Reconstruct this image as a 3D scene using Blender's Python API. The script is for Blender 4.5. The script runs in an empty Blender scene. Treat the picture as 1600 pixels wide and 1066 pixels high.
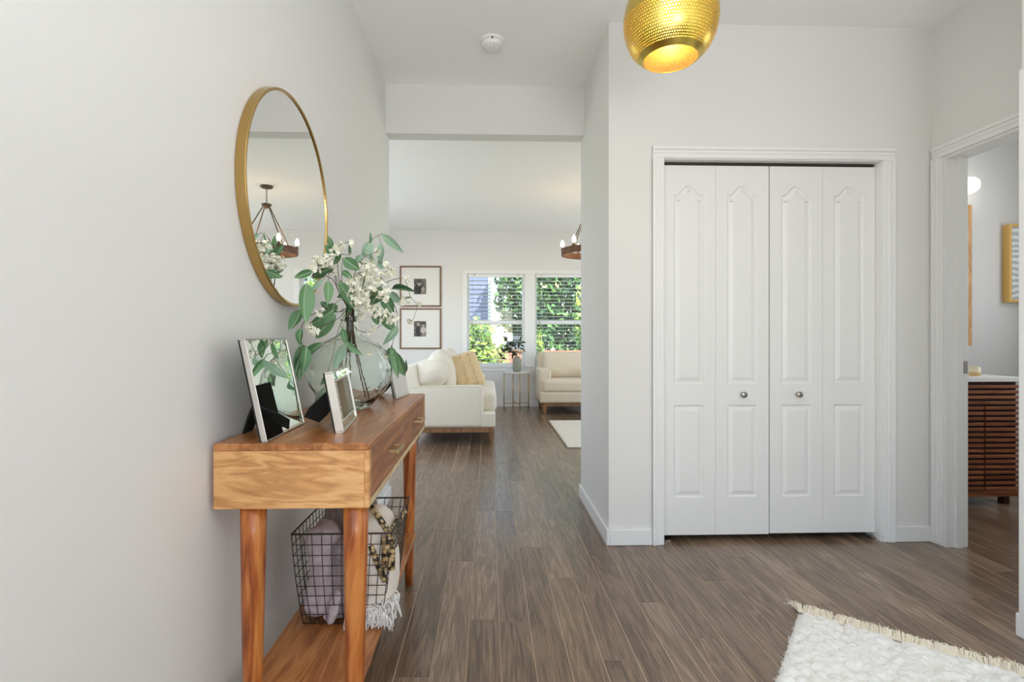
import bpy, bmesh, math, random
from mathutils import Vector, Matrix, noise
from mathutils.geometry import tessellate_polygon
random.seed(7)
R = math.radians
C = bpy.context.scene.collection
scene = bpy.context.scene

# ------------------------------------------------------------------ camera
F, PX, PY, EYE, TY = 790.0, 787.0, 526.3, 1.092, 0.03
cd = bpy.data.cameras.new('camera'); cam = bpy.data.objects.new('camera', cd); C.objects.link(cam)
cd.sensor_width = 36; cd.lens = F * 36 / 1600
cd.shift_x = (800 - PX) / 1600; cd.shift_y = (PY - 533) / 1600
cd.clip_start = 0.02; cd.clip_end = 200
cam.location = (0, 0, EYE); cam.rotation_euler = (R(90), 0, -math.atan(TY))
scene.camera = cam

# ------------------------------------------------------------------ sky, sun, added fill lights, exposure
w = bpy.data.worlds.new('sky'); scene.world = w; w.use_nodes = True
nt = w.node_tree; nt.nodes.clear()
sky = nt.nodes.new('ShaderNodeTexSky'); sky.sky_type = 'NISHITA'; sky.sun_disc = False
sky.sun_elevation = R(48); sky.sun_rotation = R(200); sky.air_density = 1.0; sky.dust_density = 0.6
bgn = nt.nodes.new('ShaderNodeBackground'); bgn.inputs['Strength'].default_value = 0.32
out = nt.nodes.new('ShaderNodeOutputWorld')
nt.links.new(sky.outputs[0], bgn.inputs[0]); nt.links.new(bgn.outputs[0], out.inputs[0])

def lamp(name, kind, loc, energy, color=(1, 1, 1), rot=(0, 0, 0), **kw):
    l = bpy.data.lights.new(name, kind); o = bpy.data.objects.new(name, l); C.objects.link(o)
    l.energy = energy; l.color = color; o.location = loc; o.rotation_euler = rot
    for k, v in kw.items(): setattr(l, k, v)
    return o
lamp('sun', 'SUN', (0, 0, 20), 7.5, (1, .95, .86), (R(42), 0, R(28)), angle=R(1))
FILL_TINT = (.895, .95, 1.0)
# added area lights, all out of view, that brighten the rooms
lamp('front_fill', 'AREA', (.625, -1.66, 1.05), 38, FILL_TINT, (R(160), 0, 0), shape='RECTANGLE', size=1.0, size_y=1.1)  # added fill in an unseen doorway, tipped up to brighten the ceiling
lamp('living_side_fill', 'AREA', (3.17, 5.9, 1.4), 22, FILL_TINT, (R(90), 0, R(90)), shape='RECTANGLE', size=2.9, size_y=1.9)  # added fill from the unseen right side of the living room
lamp('living_west_fill', 'AREA', (-2.08, 5.6, 1.45), 16, FILL_TINT, (R(90), 0, R(-90)), shape='RECTANGLE', size=2.4, size_y=1.5)  # added fill from the unseen left, also reaching the passage wall
lamp('living_south_fill', 'AREA', (-1.44, 3.36, 1.45), 6.5, FILL_TINT, (R(95), 0, 0), shape='RECTANGLE', size=1.1, size_y=1.7)  # added fill for the near faces of the sofa
lamp('bathroom_fill', 'AREA', (4.17, 2.75, 1.6), 9, FILL_TINT, (R(90), 0, R(90)), shape='RECTANGLE', size=1.0, size_y=1.1)  # added fill in front of a solid wall, no window here
lamp('entry_side_fill', 'AREA', (-.64, -.62, 1.35), 26, FILL_TINT, (R(160), 0, R(-90)), shape='RECTANGLE', size=1.9, size_y=2.1)  # added fill for passage wall and ceiling, tipped up, out of view
scene.cycles.max_bounces = 14; scene.cycles.diffuse_bounces = 8; scene.cycles.transmission_bounces = 12; scene.cycles.glossy_bounces = 6
vs = scene.view_settings
vs.view_transform = 'Standard'; vs.look = 'None'; vs.gamma = 1; vs.use_curve_mapping = False; vs.exposure = 0.45

# ------------------------------------------------------------------ helpers
def at(px, py, Y):
    """photograph pixel at room distance Y -> point in the room"""
    t = (px - PX) / F
    X = Y * (t + TY) / (1 - TY * t)
    return Vector((X, Y, EYE - (py - PY) * (Y + TY * X) / F))
def zz(zx, zy, Y):
    px = zx / 3.134 + 360; py = zy / 3.134 + 360
    if px < 763: Y = min(Y, .635 * F / (763 - px))
    return at(px, py, Y)

def root_loc(p):
    v = Vector((0, 0, 0))
    while p is not None:
        v += p.location; p = p.parent
    return v
def tag(o, label=None, cat=None, group=None, kind=None):
    if label: o['label'] = label
    if cat: o['category'] = cat
    if group: o['group'] = group
    if kind: o['kind'] = kind
    return o
def empty(name, loc, label=None, cat=None, group=None, kind=None):
    o = bpy.data.objects.new(name, None); C.objects.link(o); o.location = loc; o.empty_display_size = .05
    return tag(o, label, cat, group, kind)

class MB:
    def __init__(s): s.v = []; s.f = []; s.m = []
    def add(s, v, f, M=None):
        n = len(s.v)
        s.v += [(M @ Vector(p)) if M else Vector(p) for p in v]
        s.f += [tuple(i + n for i in q) for q in f]
        return s
    def box(s, x0, x1, y0, y1, z0, z1, M=None):
        v = [(x0, y0, z0), (x1, y0, z0), (x1, y1, z0), (x0, y1, z0), (x0, y0, z1), (x1, y0, z1), (x1, y1, z1), (x0, y1, z1)]
        f = [(0, 3, 2, 1), (4, 5, 6, 7), (0, 1, 5, 4), (1, 2, 6, 5), (2, 3, 7, 6), (3, 0, 4, 7)]
        return s.add(v, f, M)
    def tube(s, pts, r, n=8, cap=True):
        pts = [Vector(p) for p in pts]
        rs = r if isinstance(r, (list, tuple)) else [r] * len(pts)
        v = []; f = []; prev = None
        for i, p in enumerate(pts):
            a = pts[max(i - 1, 0)]; b = pts[min(i + 1, len(pts) - 1)]
            d = (b - a).normalized() if (b - a).length > 1e-9 else Vector((0, 0, 1))
            if prev is None:
                u = d.orthogonal().normalized()
            else:
                u = prev - d * prev.dot(d)
                u = u.normalized() if u.length > 1e-6 else d.orthogonal().normalized()
            prev = u; w_ = d.cross(u)
            for k in range(n):
                a_ = 2 * math.pi * (k + .5) / n
                v.append(p + (u * math.cos(a_) + w_ * math.sin(a_)) * rs[i])
        for i in range(len(pts) - 1):
            for k in range(n):
                k2 = (k + 1) % n
                f.append((i * n + k, i * n + k2, (i + 1) * n + k2, (i + 1) * n + k))
        if cap:
            f.append(tuple(range(n - 1, -1, -1))); f.append(tuple((len(pts) - 1) * n + k for k in range(n)))
        return s.add(v, f)
    def lathe(s, prof, c=(0, 0, 0), n=32, M=None, cap=False, fn=None):
        v = []; f = []
        for i, (r, z) in enumerate(prof):
            for k in range(n):
                a = 2 * math.pi * k / n
                rr = r * (fn(a, z) if fn else 1)
                v.append((c[0] + rr * math.cos(a), c[1] + rr * math.sin(a), c[2] + z))
        for i in range(len(prof) - 1):
            for k in range(n):
                k2 = (k + 1) % n
                f.append((i * n + k, i * n + k2, (i + 1) * n + k2, (i + 1) * n + k))
        if cap:
            f.append(tuple(range(n - 1, -1, -1))); f.append(tuple((len(prof) - 1) * n + k for k in range(n)))
        return s.add(v, f, M)
    def build(s, name, mat, parent=None, smooth=False, bevel=0, seg=2, kind=None, label=None):
        L = root_loc(parent)
        o = None
        if parent is None:
            xs = [p[0] for p in s.v]; ys = [p[1] for p in s.v]; zs = [p[2] for p in s.v]
            L = Vector(((min(xs) + max(xs)) / 2, (min(ys) + max(ys)) / 2, min(zs)))
        me = bpy.data.meshes.new(name)
        me.from_pydata([Vector(p) - L for p in s.v], [], s.f)
        me.update()
        o = bpy.data.objects.new(name, me); C.objects.link(o)
        if parent is None: o.location = L
        else: o.parent = parent
        if mat: me.materials.append(mat)
        if smooth: me.polygons.foreach_set('use_smooth', [True] * len(me.polygons))
        if bevel:
            b = o.modifiers.new('bevel', 'BEVEL'); b.width = bevel; b.segments = seg; b.limit_method = 'ANGLE'; b.angle_limit = R(40)
            b.harden_normals = False
        if kind: o['kind'] = kind
        if label: o['label'] = label
        return o
def bx(name, mat, parent, x0, x1, y0, y1, z0, z1, bevel=0, **kw):
    return MB().box(x0, x1, y0, y1, z0, z1).build(name, mat, parent, bevel=bevel, **kw)
def struct(o): o['kind'] = 'structure'; return o
def part_copy(o, parent, name=None):
    c = o.copy(); c.name = name or o.name.split('.')[0]; C.objects.link(c); c.parent = parent
    return c

def rmesh(size, r, m=5, bulge=(0, 0, 0), nz=(0, 1), crown=0, seed=0, wr=None):
    """rounded, optionally puffed box round the origin -> verts, faces"""
    h = [d / 2 for d in size]
    def samples(hh):
        q = min(r, hh * .98)
        e = [-hh, -hh + .3 * q, -hh + .65 * q]
        mid = [(-hh + q) + (2 * hh - 2 * q) * i / m for i in range(m + 1)]
        return e + mid + [-x for x in reversed(e)]
    S = [samples(x) for x in h]
    v = []; f = []; idx = {}
    def vert(p):
        k = tuple(round(c, 6) for c in p)
        if k in idx: return idx[k]
        q = Vector([max(-(h[i] - min(r, h[i] * .98)), min(h[i] - min(r, h[i] * .98), p[i])) for i in range(3)])
        d = Vector(p) - q
        if d.length > 1e-9: q = q + d.normalized() * min(r, min(h) * .98)
        u = [p[i] / h[i] for i in range(3)]
        for a in range(3):
            b, c = (a + 1) % 3, (a + 2) % 3
            q[a] += (1 if p[a] > 0 else -1) * abs(u[a]) * bulge[a] * (1 - u[b] ** 2) * (1 - u[c] ** 2)
        if nz[0]:
            n = noise.noise_vector((q + Vector((seed, seed * 2.3, 0))) * nz[1])
            q = q + n * nz[0]
        if wr: q = wr(q)
        idx[k] = len(v); v.append(q); return idx[k]
    for a in range(3):
        b, c = (a + 1) % 3, (a + 2) % 3
        for sgn in (-1, 1):
            for i in range(len(S[b]) - 1):
                for j in range(len(S[c]) - 1):
                    q = []
                    for (ii, jj) in ((i, j), (i + 1, j), (i + 1, j + 1), (i, j + 1)):
                        p = [0, 0, 0]; p[a] = sgn * h[a]; p[b] = S[b][ii]; p[c] = S[c][jj]; q.append(vert(p))
                    if sgn < 0: q.reverse()
                    if len(set(q)) == 4: f.append(tuple(q))
    return v, f
def rbox(name, mat, parent, c, size, r, rot=None, **kw):
    v, f = rmesh(size, r, **kw)
    M = Matrix.Translation(c) @ (rot.to_4x4() if rot else Matrix.Identity(4))
    return MB().add(v, f, M).build(name, mat, parent, smooth=True)
def eul(x=0, y=0, z=0):
    from mathutils import Euler
    return Euler((R(x), R(y), R(z))).to_matrix()

# ------------------------------------------------------------------ materials
def new(name):
    m = bpy.data.materials.new(name); m.use_nodes = True
    return m, m.node_tree, m.node_tree.nodes['Principled BSDF']
def node(t, typ, **kw):
    n = t.nodes.new(typ)
    for k, v in kw.items(): setattr(n, k, v)
    return n
def rgba(c): return (c[0], c[1], c[2], 1)
def srgb(r, g, b):
    def f(c):
        c /= 255
        return c / 12.92 if c <= .04045 else ((c + .055) / 1.055) ** 2.4
    return (f(r), f(g), f(b))
def plain(name, col, rough=.5, metal=0, var=0, vscale=20, bump=0, bscale=80, bdist=.002, sheen=0, spec=None, trans=0, emit=None, es=0, ior=None, coat=0):
    m, t, p = new(name)
    p.inputs['Base Color'].default_value = rgba(col); p.inputs['Roughness'].default_value = rough; p.inputs['Metallic'].default_value = metal
    if spec is not None: p.inputs['Specular IOR Level'].default_value = spec
    if trans: p.inputs['Transmission Weight'].default_value = trans
    if ior: p.inputs['IOR'].default_value = ior
    if sheen: p.inputs['Sheen Weight'].default_value = sheen
    if coat: p.inputs['Coat Weight'].default_value = coat; p.inputs['Coat Roughness'].default_value = .15
    if emit: p.inputs['Emission Color'].default_value = rgba(emit); p.inputs['Emission Strength'].default_value = es
    tc = node(t, 'ShaderNodeTexCoord')
    if var:
        n = node(t, 'ShaderNodeTexNoise'); n.inputs['Scale'].default_value = vscale; n.inputs['Detail'].default_value = 4
        t.links.new(tc.outputs['Object'], n.inputs['Vector'])
        r = node(t, 'ShaderNodeValToRGB')
        r.color_ramp.elements[0].position = .3; r.color_ramp.elements[1].position = .7
        r.color_ramp.elements[0].color = rgba([max(0, c * (1 - var)) for c in col]); r.color_ramp.elements[1].color = rgba([min(1, c * (1 + var)) for c in col])
        t.links.new(n.outputs['Fac'], r.inputs[0]); t.links.new(r.outputs[0], p.inputs['Base Color'])
    if bump:
        n = node(t, 'ShaderNodeTexNoise'); n.inputs['Scale'].default_value = bscale; n.inputs['Detail'].default_value = 3
        b = node(t, 'ShaderNodeBump'); b.inputs['Strength'].default_value = bump; b.inputs['Distance'].default_value = bdist
        t.links.new(tc.outputs['Object'], n.inputs['Vector']); t.links.new(n.outputs['Fac'], b.inputs['Height']); t.links.new(b.outputs[0], p.inputs['Normal'])
    return m
def wood(name, stops, scale, rough=.4, world=False, rnd=0.0, dist=.8, fine=.5, bump=.15, coat=0, rings=0, fm=7):
    """procedural timber: stretched noise figure, fine pores, optional per-piece tone"""
    m, t, p = new(name); L = t.links
    if world:
        g = node(t, 'ShaderNodeNewGeometry'); src = g.outputs['Position']
    else:
        g = node(t, 'ShaderNodeTexCoord'); src = g.outputs['Object']
    oi = node(t, 'ShaderNodeObjectInfo')
    off = node(t, 'ShaderNodeVectorMath', operation='SCALE'); off.inputs[0].default_value = (13.1, 7.7, 5.3)
    L.new(oi.outputs['Random'], off.inputs['Scale'])
    add = node(t, 'ShaderNodeVectorMath', operation='ADD'); L.new(src, add.inputs[0]); L.new(off.outputs[0], add.inputs[1])
    mp = node(t, 'ShaderNodeMapping'); mp.inputs['Scale'].default_value = scale; L.new(add.outputs[0], mp.inputs['Vector'])
    n1 = node(t, 'ShaderNodeTexNoise'); n1.inputs['Scale'].default_value = 1; n1.inputs['Detail'].default_value = 5; n1.inputs['Distortion'].default_value = dist
    n1.inputs['Roughness'].default_value = .55
    L.new(mp.outputs[0], n1.inputs['Vector'])
    mul = node(t, 'ShaderNodeMath', operation='MULTIPLY'); mul.inputs[1].default_value = 9 if not rings else rings
    L.new(n1.outputs['Fac'], mul.inputs[0])
    sn = node(t, 'ShaderNodeMath', operation='PINGPONG'); sn.inputs[1].default_value = 1; L.new(mul.outputs[0], sn.inputs[0])
    mp2 = node(t, 'ShaderNodeMapping'); mp2.inputs['Scale'].default_value = [s * fm if s > 3 else s * 5 for s in scale]; L.new(add.outputs[0], mp2.inputs['Vector'])
    n2 = node(t, 'ShaderNodeTexNoise'); n2.inputs['Scale'].default_value = 1; n2.inputs['Detail'].default_value = 6; L.new(mp2.outputs[0], n2.inputs['Vector'])
    mx = node(t, 'ShaderNodeMix', data_type='FLOAT'); mx.inputs[0].default_value = fine
    L.new(sn.outputs[0], mx.inputs[2]); L.new(n2.outputs['Fac'], mx.inputs[3])
    fac = mx.outputs[0]
    if rnd:
        r1 = node(t, 'ShaderNodeMath', operation='MULTIPLY_ADD'); r1.inputs[1].default_value = rnd; r1.inputs[2].default_value = -rnd / 2
        L.new(oi.outputs['Random'], r1.inputs[0])
        r2 = node(t, 'ShaderNodeMath', operation='ADD'); L.new(r1.outputs[0], r2.inputs[0]); L.new(fac, r2.inputs[1]); fac = r2.outputs[0]
    cr = node(t, 'ShaderNodeValToRGB'); e = cr.color_ramp.elements
    e[0].position = stops[0][0]; e[0].color = rgba(stops[0][1]); e[1].position = stops[-1][0]; e[1].color = rgba(stops[-1][1])
    for pos, col in stops[1:-1]:
        x = e.new(pos); x.color = rgba(col)
    L.new(fac, cr.inputs[0]); L.new(cr.outputs[0], p.inputs['Base Color'])
    p.inputs['Roughness'].default_value = rough
    if coat: p.inputs['Coat Weight'].default_value = coat; p.inputs['Coat Roughness'].default_value = .2
    b = node(t, 'ShaderNodeBump'); b.inputs['Strength'].default_value = bump; b.inputs['Distance'].default_value = .001
    L.new(n2.outputs['Fac'], b.inputs['Height']); L.new(b.outputs[0], p.inputs['Normal'])
    return m
WALL = plain('wall_paint', (.78, .772, .755), .65, bump=.06, bscale=120)
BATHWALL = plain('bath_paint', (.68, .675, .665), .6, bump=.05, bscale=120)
CEIL = plain('ceiling_paint', (.93, .93, .92), .8, bump=.25, bscale=45)
TRIM = plain('white_trim', (.84, .84, .83), .38)
DOOR = plain('door_paint', (.82, .82, .81), .42, bump=.05, bscale=60)
FLOOR = wood('floor_plank', [(.22, srgb(78, 60, 46)), (.42, srgb(112, 90, 71)), (.60, srgb(131, 109, 88)), (.80, srgb(168, 145, 120))], (15, 1.5, 15), rough=.28, coat=.4, fm=17, world=True, rnd=.22, dist=1.2, fine=.74, bump=.3)
SEAM = plain('floor_joint', srgb(178, 154, 130), .7)
HONEY = wood('honey_wood', [(.15, srgb(172, 116, 66)), (.5, srgb(209, 155, 99)), (.85, srgb(228, 180, 125))], (1.7, 1.7, 9), rough=.42, dist=1.1, fine=.55, bump=.1, rings=16)
TOPW = wood('table_top_wood', [(.15, srgb(134, 78, 38)), (.5, srgb(172, 110, 60)), (.85, srgb(198, 138, 84))], (14, 1.6, 9), rough=.3, dist=.7, fine=.5, bump=.03, coat=.12)
DRAWW = wood('drawer_wood', [(.15, srgb(118, 66, 34)), (.5, srgb(152, 94, 54)), (.85, srgb(176, 118, 74))], (9, 1.6, 14), rough=.36, dist=.7, fine=.5, bump=.06)
LEGW = wood('leg_wood', [(.1, srgb(112, 48, 16)), (.45, srgb(172, 92, 38)), (.9, srgb(208, 138, 70))], (11, 11, 1.3), rough=.32, dist=1.4, fine=.45, bump=.06, coat=.2)
PALE = wood('pale_rail_wood', [(.15, srgb(190, 160, 118)), (.85, srgb(226, 204, 166))], (14, 1.6, 14), rough=.4)
SOFAW = wood('sofa_leg_wood', [(.1, srgb(112, 78, 48)), (.9, srgb(162, 120, 80))], (12, 12, 2), rough=.45)
VANW = wood('vanity_wood', [(.1, srgb(96, 50, 26)), (.5, srgb(134, 78, 44)), (.9, srgb(160, 100, 60))], (1.8, 9, 14), rough=.45, rnd=.3)
VANB = plain('vanity_body', srgb(58, 27, 14), .6)
FRAMEW = wood('picture_frame_wood', [(.1, srgb(98, 68, 42)), (.9, srgb(140, 104, 70))], (6, 6, 6), rough=.5)
GOLD = plain('brass', (.60, .40, .15), .3, 1)
GOLDM = plain('mirror_frame_brass', (.50, .33, .12), .27, 1)
PENB = plain('pendant_brass', (.68, .50, .11), .3, 1)
PULL = plain('pull_brass', (.62, .50, .28), .28, 1)
CHROME = plain('nickel', (.46, .44, .41), .24, 1)
SILVER = plain('champagne_silver', (.60, .57, .535), .42, .8)
MIRR = plain('mirror_glass', (.93, .94, .93), .0, 1)
PRINTGLASS = plain('frame_mirror_glass', (.80, .87, .80), .02, 1)
BLACK = plain('black_felt', (.015, .015, .016), .8)
IRON = plain('dark_wire', (.07, .062, .055), .45, .7)
BRONZE = plain('bronze', (.13, .085, .06), .45, .6)
MATB = plain('mat_board', (.80, .79, .76), .8)
FABRIC = plain('cream_linen', srgb(226, 219, 204), .9, var=.05, vscale=160, bump=.35, bscale=420, sheen=.2)
FABRIC2 = plain('oatmeal_linen', srgb(217, 203, 180), .9, var=.05, vscale=160, bump=.35, bscale=420, sheen=.2)
MARB = plain('white_counter', (.85, .85, .84), .25)
RUGM = plain('wool_pile', (.86, .84, .80), .95, var=.05, vscale=30, sheen=.3)
FRING = plain('wool_fringe', srgb(240, 231, 212), .95)
LRUG = plain('woven_cream_rug', srgb(226, 219, 207), .95, var=.05, vscale=90, bump=.6, bscale=150)
GLASSV = plain('green_glass', (.935, .985, .955), .01, trans=1, ior=1.42, bump=.7, bscale=10, bdist=.010)
STEM = plain('stem_brown', srgb(88, 66, 44), .7)
STEMG = plain('stem_green', srgb(108, 122, 72), .6)
PETAL = plain('white_petal', srgb(246, 244, 228), .7)
LEAFM = []
for i, c in enumerate([(112, 152, 108), (88, 130, 86), (156, 184, 160), (68, 102, 68)]):
    m = plain('eucalyptus_leaf_%d' % i, srgb(*c), .5, var=.14, vscale=18, bump=.1, bscale=60)
    t = m.node_tree; pb = t.nodes['Principled BSDF']; tc = [n for n in t.nodes if n.type == 'TEX_COORD'][0]
    sx = node(t, 'ShaderNodeSeparateXYZ'); t.links.new(tc.outputs['Object'], sx.inputs[0])
    ab = node(t, 'ShaderNodeMath', operation='ABSOLUTE'); t.links.new(sx.outputs[1], ab.inputs[0])
    lt = node(t, 'ShaderNodeMapRange'); lt.inputs[1].default_value = .02; lt.inputs[2].default_value = .06; lt.inputs[3].default_value = .55; lt.inputs[4].default_value = 0
    t.links.new(ab.outputs[0], lt.inputs[0])
    mx = node(t, 'ShaderNodeMix', data_type='RGBA'); t.links.new(lt.outputs[0], mx.inputs[0])
    src = pb.inputs['Base Color'].links[0].from_socket
    t.links.new(src, mx.inputs[6]); mx.inputs[7].default_value = rgba(srgb(186, 206, 172)); t.links.new(mx.outputs[2], pb.inputs['Base Color'])
    LEAFM.append(m)
def pane_mat():
    m, t, p = new('window_glass'); t.nodes.remove(p)
    a = node(t, 'ShaderNodeBsdfTransparent'); b = node(t, 'ShaderNodeBsdfGlossy'); b.inputs['Roughness'].default_value = .02
    mx = node(t, 'ShaderNodeMixShader'); mx.inputs[0].default_value = .06
    t.links.new(a.outputs[0], mx.inputs[1]); t.links.new(b.outputs[0], mx.inputs[2])
    t.links.new(mx.outputs[0], t.nodes['Material Output'].inputs[0])
    return m
PANE = pane_mat()

# ------------------------------------------------------------------ room shell
XL, XP, XR, XE = -.67, .63, 2.37, 1.938          # left wall, passage wall, right wall, entry wall
YC, YE, YB, H = 2.632, 3.43, 7.87, 2.74         # closet front, passage end, far wall, ceiling
floor = struct(bx('floor', SEAM, None, -2.3, 4.35, -1.8, 8.0, -.06, -.0012))
ceiling = struct(bx('ceiling', CEIL, None, -2.3, 4.35, -1.8, 8.0, H, H + .1))

def visible_plank(x0, x1, y0, y1):
    for a in (0, .5, 1):
        for b in (0, .25, .5, .75, 1):
            X = x0 + (x1 - x0) * a; Y = y0 + (y1 - y0) * b
            if Y < 1.3: continue
            d = Y + TY * X; px = PX + F * (X - TY * Y) / d; py = PY + F * EYE / d
            if not (-10 < px < 1610 and py < 1080): continue
            if Y > YE and px > 915: continue
            if Y > YC + .03 and Y <= YE and X > XP and X < XR: continue
            if X > XR + .1 and not (1500 < px < 1595): continue
            if Y < YE and (X < XL - .02 or X > 4.2): continue
            if Y > YB: continue
            return True
    return False
PW, PLEN, GAP = .1148, 1.22, .0017
pm = bpy.data.meshes.new('plank')
hw, hl = PW / 2 - GAP, .5
pm.from_pydata([(-hw, -hl, -.001), (hw, -hl, -.001), (hw, hl, -.001), (-hw, hl, -.001),
                (-hw + .0012, -hl + .001, 0), (hw - .0012, -hl + .001, 0), (hw - .0012, hl - .001, 0), (-hw + .0012, hl - .001, 0)], [],
               [(4, 5, 6, 7), (0, 1, 5, 4), (1, 2, 6, 5), (2, 3, 7, 6), (3, 0, 4, 7)])
pm.materials.append(FLOOR)
rest = MB(); npl = 0
col0 = math.floor((-2.3 - .0415) / PW)
k = col0
floorL = root_loc(floor)
while True:
    xa = .0415 + k * PW; xb = xa + PW
    if xa > 4.33: break
    off = [0.0, .41, .83, .22, .63, 1.05][k % 6] + random.uniform(-.08, .08)
    y = -1.8 - off
    while y < 8.0:
        y0, y1 = max(y, -1.8), min(y + PLEN, 8.0)
        if y1 - y0 > .05:
            if visible_plank(xa, xb, y0, y1) and npl < 300:
                o = bpy.data.objects.new('plank', pm); C.objects.link(o); o.parent = floor
                o.location = Vector(((xa + xb) / 2, (y0 + y1) / 2, 0)) - floorL
                o.scale = (1, (y1 - y0) - .0015, 1); npl += 1
            else:
                rest.box(xa + GAP, xb - GAP, y0 + .001, y1 - .001, -.001, 0)
        y += PLEN
    k += 1
rest.build('plank_rest', FLOOR, floor, kind='stuff').name = 'outlying_planks'

def wall(name, boxes, mat=WALL):
    m = MB()
    for b in boxes: m.box(*b)
    return struct(m.build(name, mat))
wall('wall_left', [(XL - .115, XL, .36, YE, 0, H), (XL - .115, XL, -1.8, -1.6, 0, H), (XL - .115, XL, -1.6, .36, 0, .28), (XL - .115, XL, -1.6, .36, 2.42, H)])  # unseen opening behind the camera, made up for the entry side fill
wall('wall_header', [(XL, XP, 3.317, YE, 2.42, H)])
wall('wall_passage', [(XP, XP + .115, YC, YE, 0, H)])
OX0, OX1, OZ = .92, 2.095, 2.03
wall('wall_closet', [(XP + .115, OX0, YC, YC + .115, 0, H), (OX1, XR, YC, YC + .115, 0, H), (OX0, OX1, YC, YC + .115, OZ, H)])
wall('wall_closet_back', [(XP + .115, XR + .115, 3.32, YE, 0, H)])
DY0, DY1 = 1.865, 2.562
wall('wall_right', [(XR, XR + .115, DY1, 3.32, 0, H), (XR, XR + .115, 1.78, DY0, 0, H), (XR, XR + .115, DY0, DY1, OZ, H)])
wall('wall_entry_right', [(XE, XE + .115, -1.8, 1.78, 0, H), (XE + .115, 4.2, 1.665, 1.78, 0, H)])
wall('wall_entry_back', [(XL, .1, -1.8, -1.685, 0, H), (1.15, XE, -1.8, -1.685, 0, H), (.1, 1.15, -1.8, -1.685, 2.06, H)])  # unseen doorway, narrowed to weaken the frontal light
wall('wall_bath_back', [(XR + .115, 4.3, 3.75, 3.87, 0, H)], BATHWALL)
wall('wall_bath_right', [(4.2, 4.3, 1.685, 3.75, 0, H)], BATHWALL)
wall('wall_living_near', [(-2.1, -2.0, 3.315, YE, 0, H), (-.88, XL - .115, 3.315, YE, 0, H), (-2.0, -.88, 3.315, YE, 0, .58), (-2.0, -.88, 3.315, YE, 2.32, H)])  # unseen opening, cut only to suit the south fill light
wall('wall_living_left', [(-2.215, -2.1, 3.315, 4.38, 0, H), (-2.215, -2.1, 6.82, YB, 0, H), (-2.215, -2.1, 4.38, 6.82, 0, .68), (-2.215, -2.1, 4.38, 6.82, 2.22, H)])  # unseen opening, cut only to suit the west fill light
wall('wall_living_right', [(3.2, 3.315, 3.87, 4.3, 0, H), (3.2, 3.315, 7.5, YB, 0, H), (3.2, 3.315, 4.3, 7.5, 0, .4), (3.2, 3.315, 4.3, 7.5, 2.4, H)])  # unseen opening, made up to hold the side fill light
WX = [(-.331, .564), (.724, 1.619)]; WZ0, WZ1 = .637, 2.07
wall('wall_back', [(-2.215, WX[0][0], YB, YB + .13, 0, H), (WX[0][1], WX[1][0], YB, YB + .13, 0, H), (WX[1][1], 3.315, YB, YB + .13, 0, H),
                   (WX[0][0], WX[0][1], YB, YB + .13, 0, WZ0), (WX[1][0], WX[1][1], YB, YB + .13, 0, WZ0),
                   (WX[0][0], WX[0][1], YB, YB + .13, WZ1, H), (WX[1][0], WX[1][1], YB, YB + .13, WZ1, H)])

# baseboards
BH, BT = .085, .013
def base(name, boxes):
    m = MB()
    for (x0, x1, y0, y1) in boxes: m.box(x0, x1, y0, y1, 0, BH)
    return struct(m.build(name, TRIM, bevel=.005))
base('baseboard_left', [(XL, XL + BT, -1.68, YE + BT)])
base('baseboard_passage', [(XP - BT, XP, YC - BT, YE + BT)])
base('baseboard_closet', [(XP, OX0 - .063, YC - BT, YC)])
base('baseboard_closet_right', [(OX1 + .066, XR - .016, YC - BT, YC)])
base('baseboard_entry', [(XE - BT, XE, -1.68, 1.78 + BT)])
base('baseboard_alcove', [(XE, XR, 1.78, 1.78 + BT)])
base('baseboard_back', [(-2.1, 3.2, YB - BT, YB)])
base('baseboard_living_left', [(-2.1, -2.1 + BT, YE, YB - BT)])

# casings
def casing_v(m, plane, a0, a1, z0, z1, outer_low, axis):
    """upright board with a thicker back band; axis 'x': on a wall facing -y, 'y': on a wall facing -x"""
    band = (a0, a0 + .02) if outer_low else (a1 - .02, a1)
    mid = (a0 + .02, a0 + .038) if outer_low else (a1 - .038, a1 - .02)
    for (p, q), th in (((a0, a1), .011), (band, .019), (mid, .015)):
        if axis == 'x': m.box(p, q, plane - th, plane, z0, z1)
        else: m.box(plane - th, plane, p, q, z0, z1)
def casing_h(m, plane, a0, a1, z0, z1, axis):
    for (p, q), th in (((z0, z1), .011), ((z1 - .02, z1), .019), ((z1 - .038, z1 - .02), .015)):
        if axis == 'x': m.box(a0, a1, plane - th, plane, p, q)
        else: m.box(plane - th, plane, a0, a1, p, q)
CW = .062
t1 = struct(empty('trim_1', (OX0, YC, 0)))
m = MB(); casing_v(m, YC, OX0 - CW, OX0, 0, OZ, True, 'x'); m.build('casing_side', TRIM, t1, bevel=.003)
m = MB(); casing_v(m, YC, OX1, OX1 + CW + .003, 0, OZ, False, 'x'); m.build('casing_side', TRIM, t1, bevel=.003)
m = MB(); casing_h(m, YC, OX0 - CW, OX1 + CW + .003, OZ, OZ + CW, 'x'); m.build('casing_head', TRIM, t1, bevel=.003)
bx('jamb', TRIM, t1, OX0, OX0 + .004, YC, YC + .115, 0, OZ); bx('jamb', TRIM, t1, OX1 - .004, OX1, YC, YC + .115, 0, OZ)
bx('head_jamb', TRIM, t1, OX0 + .004, OX1 - .004, YC, YC + .115, OZ - .004, OZ)
bx('track', IRON, t1, OX0 + .01, OX1 - .01, YC + .045, YC + .075, OZ - .016, OZ - .004)
t2 = struct(empty('trim_2', (XR, DY1, 0)))
m = MB(); casing_v(m, XR, DY1, DY1 + CW, 0, OZ, False, 'y'); m.build('casing_side', TRIM, t2, bevel=.003)
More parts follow.
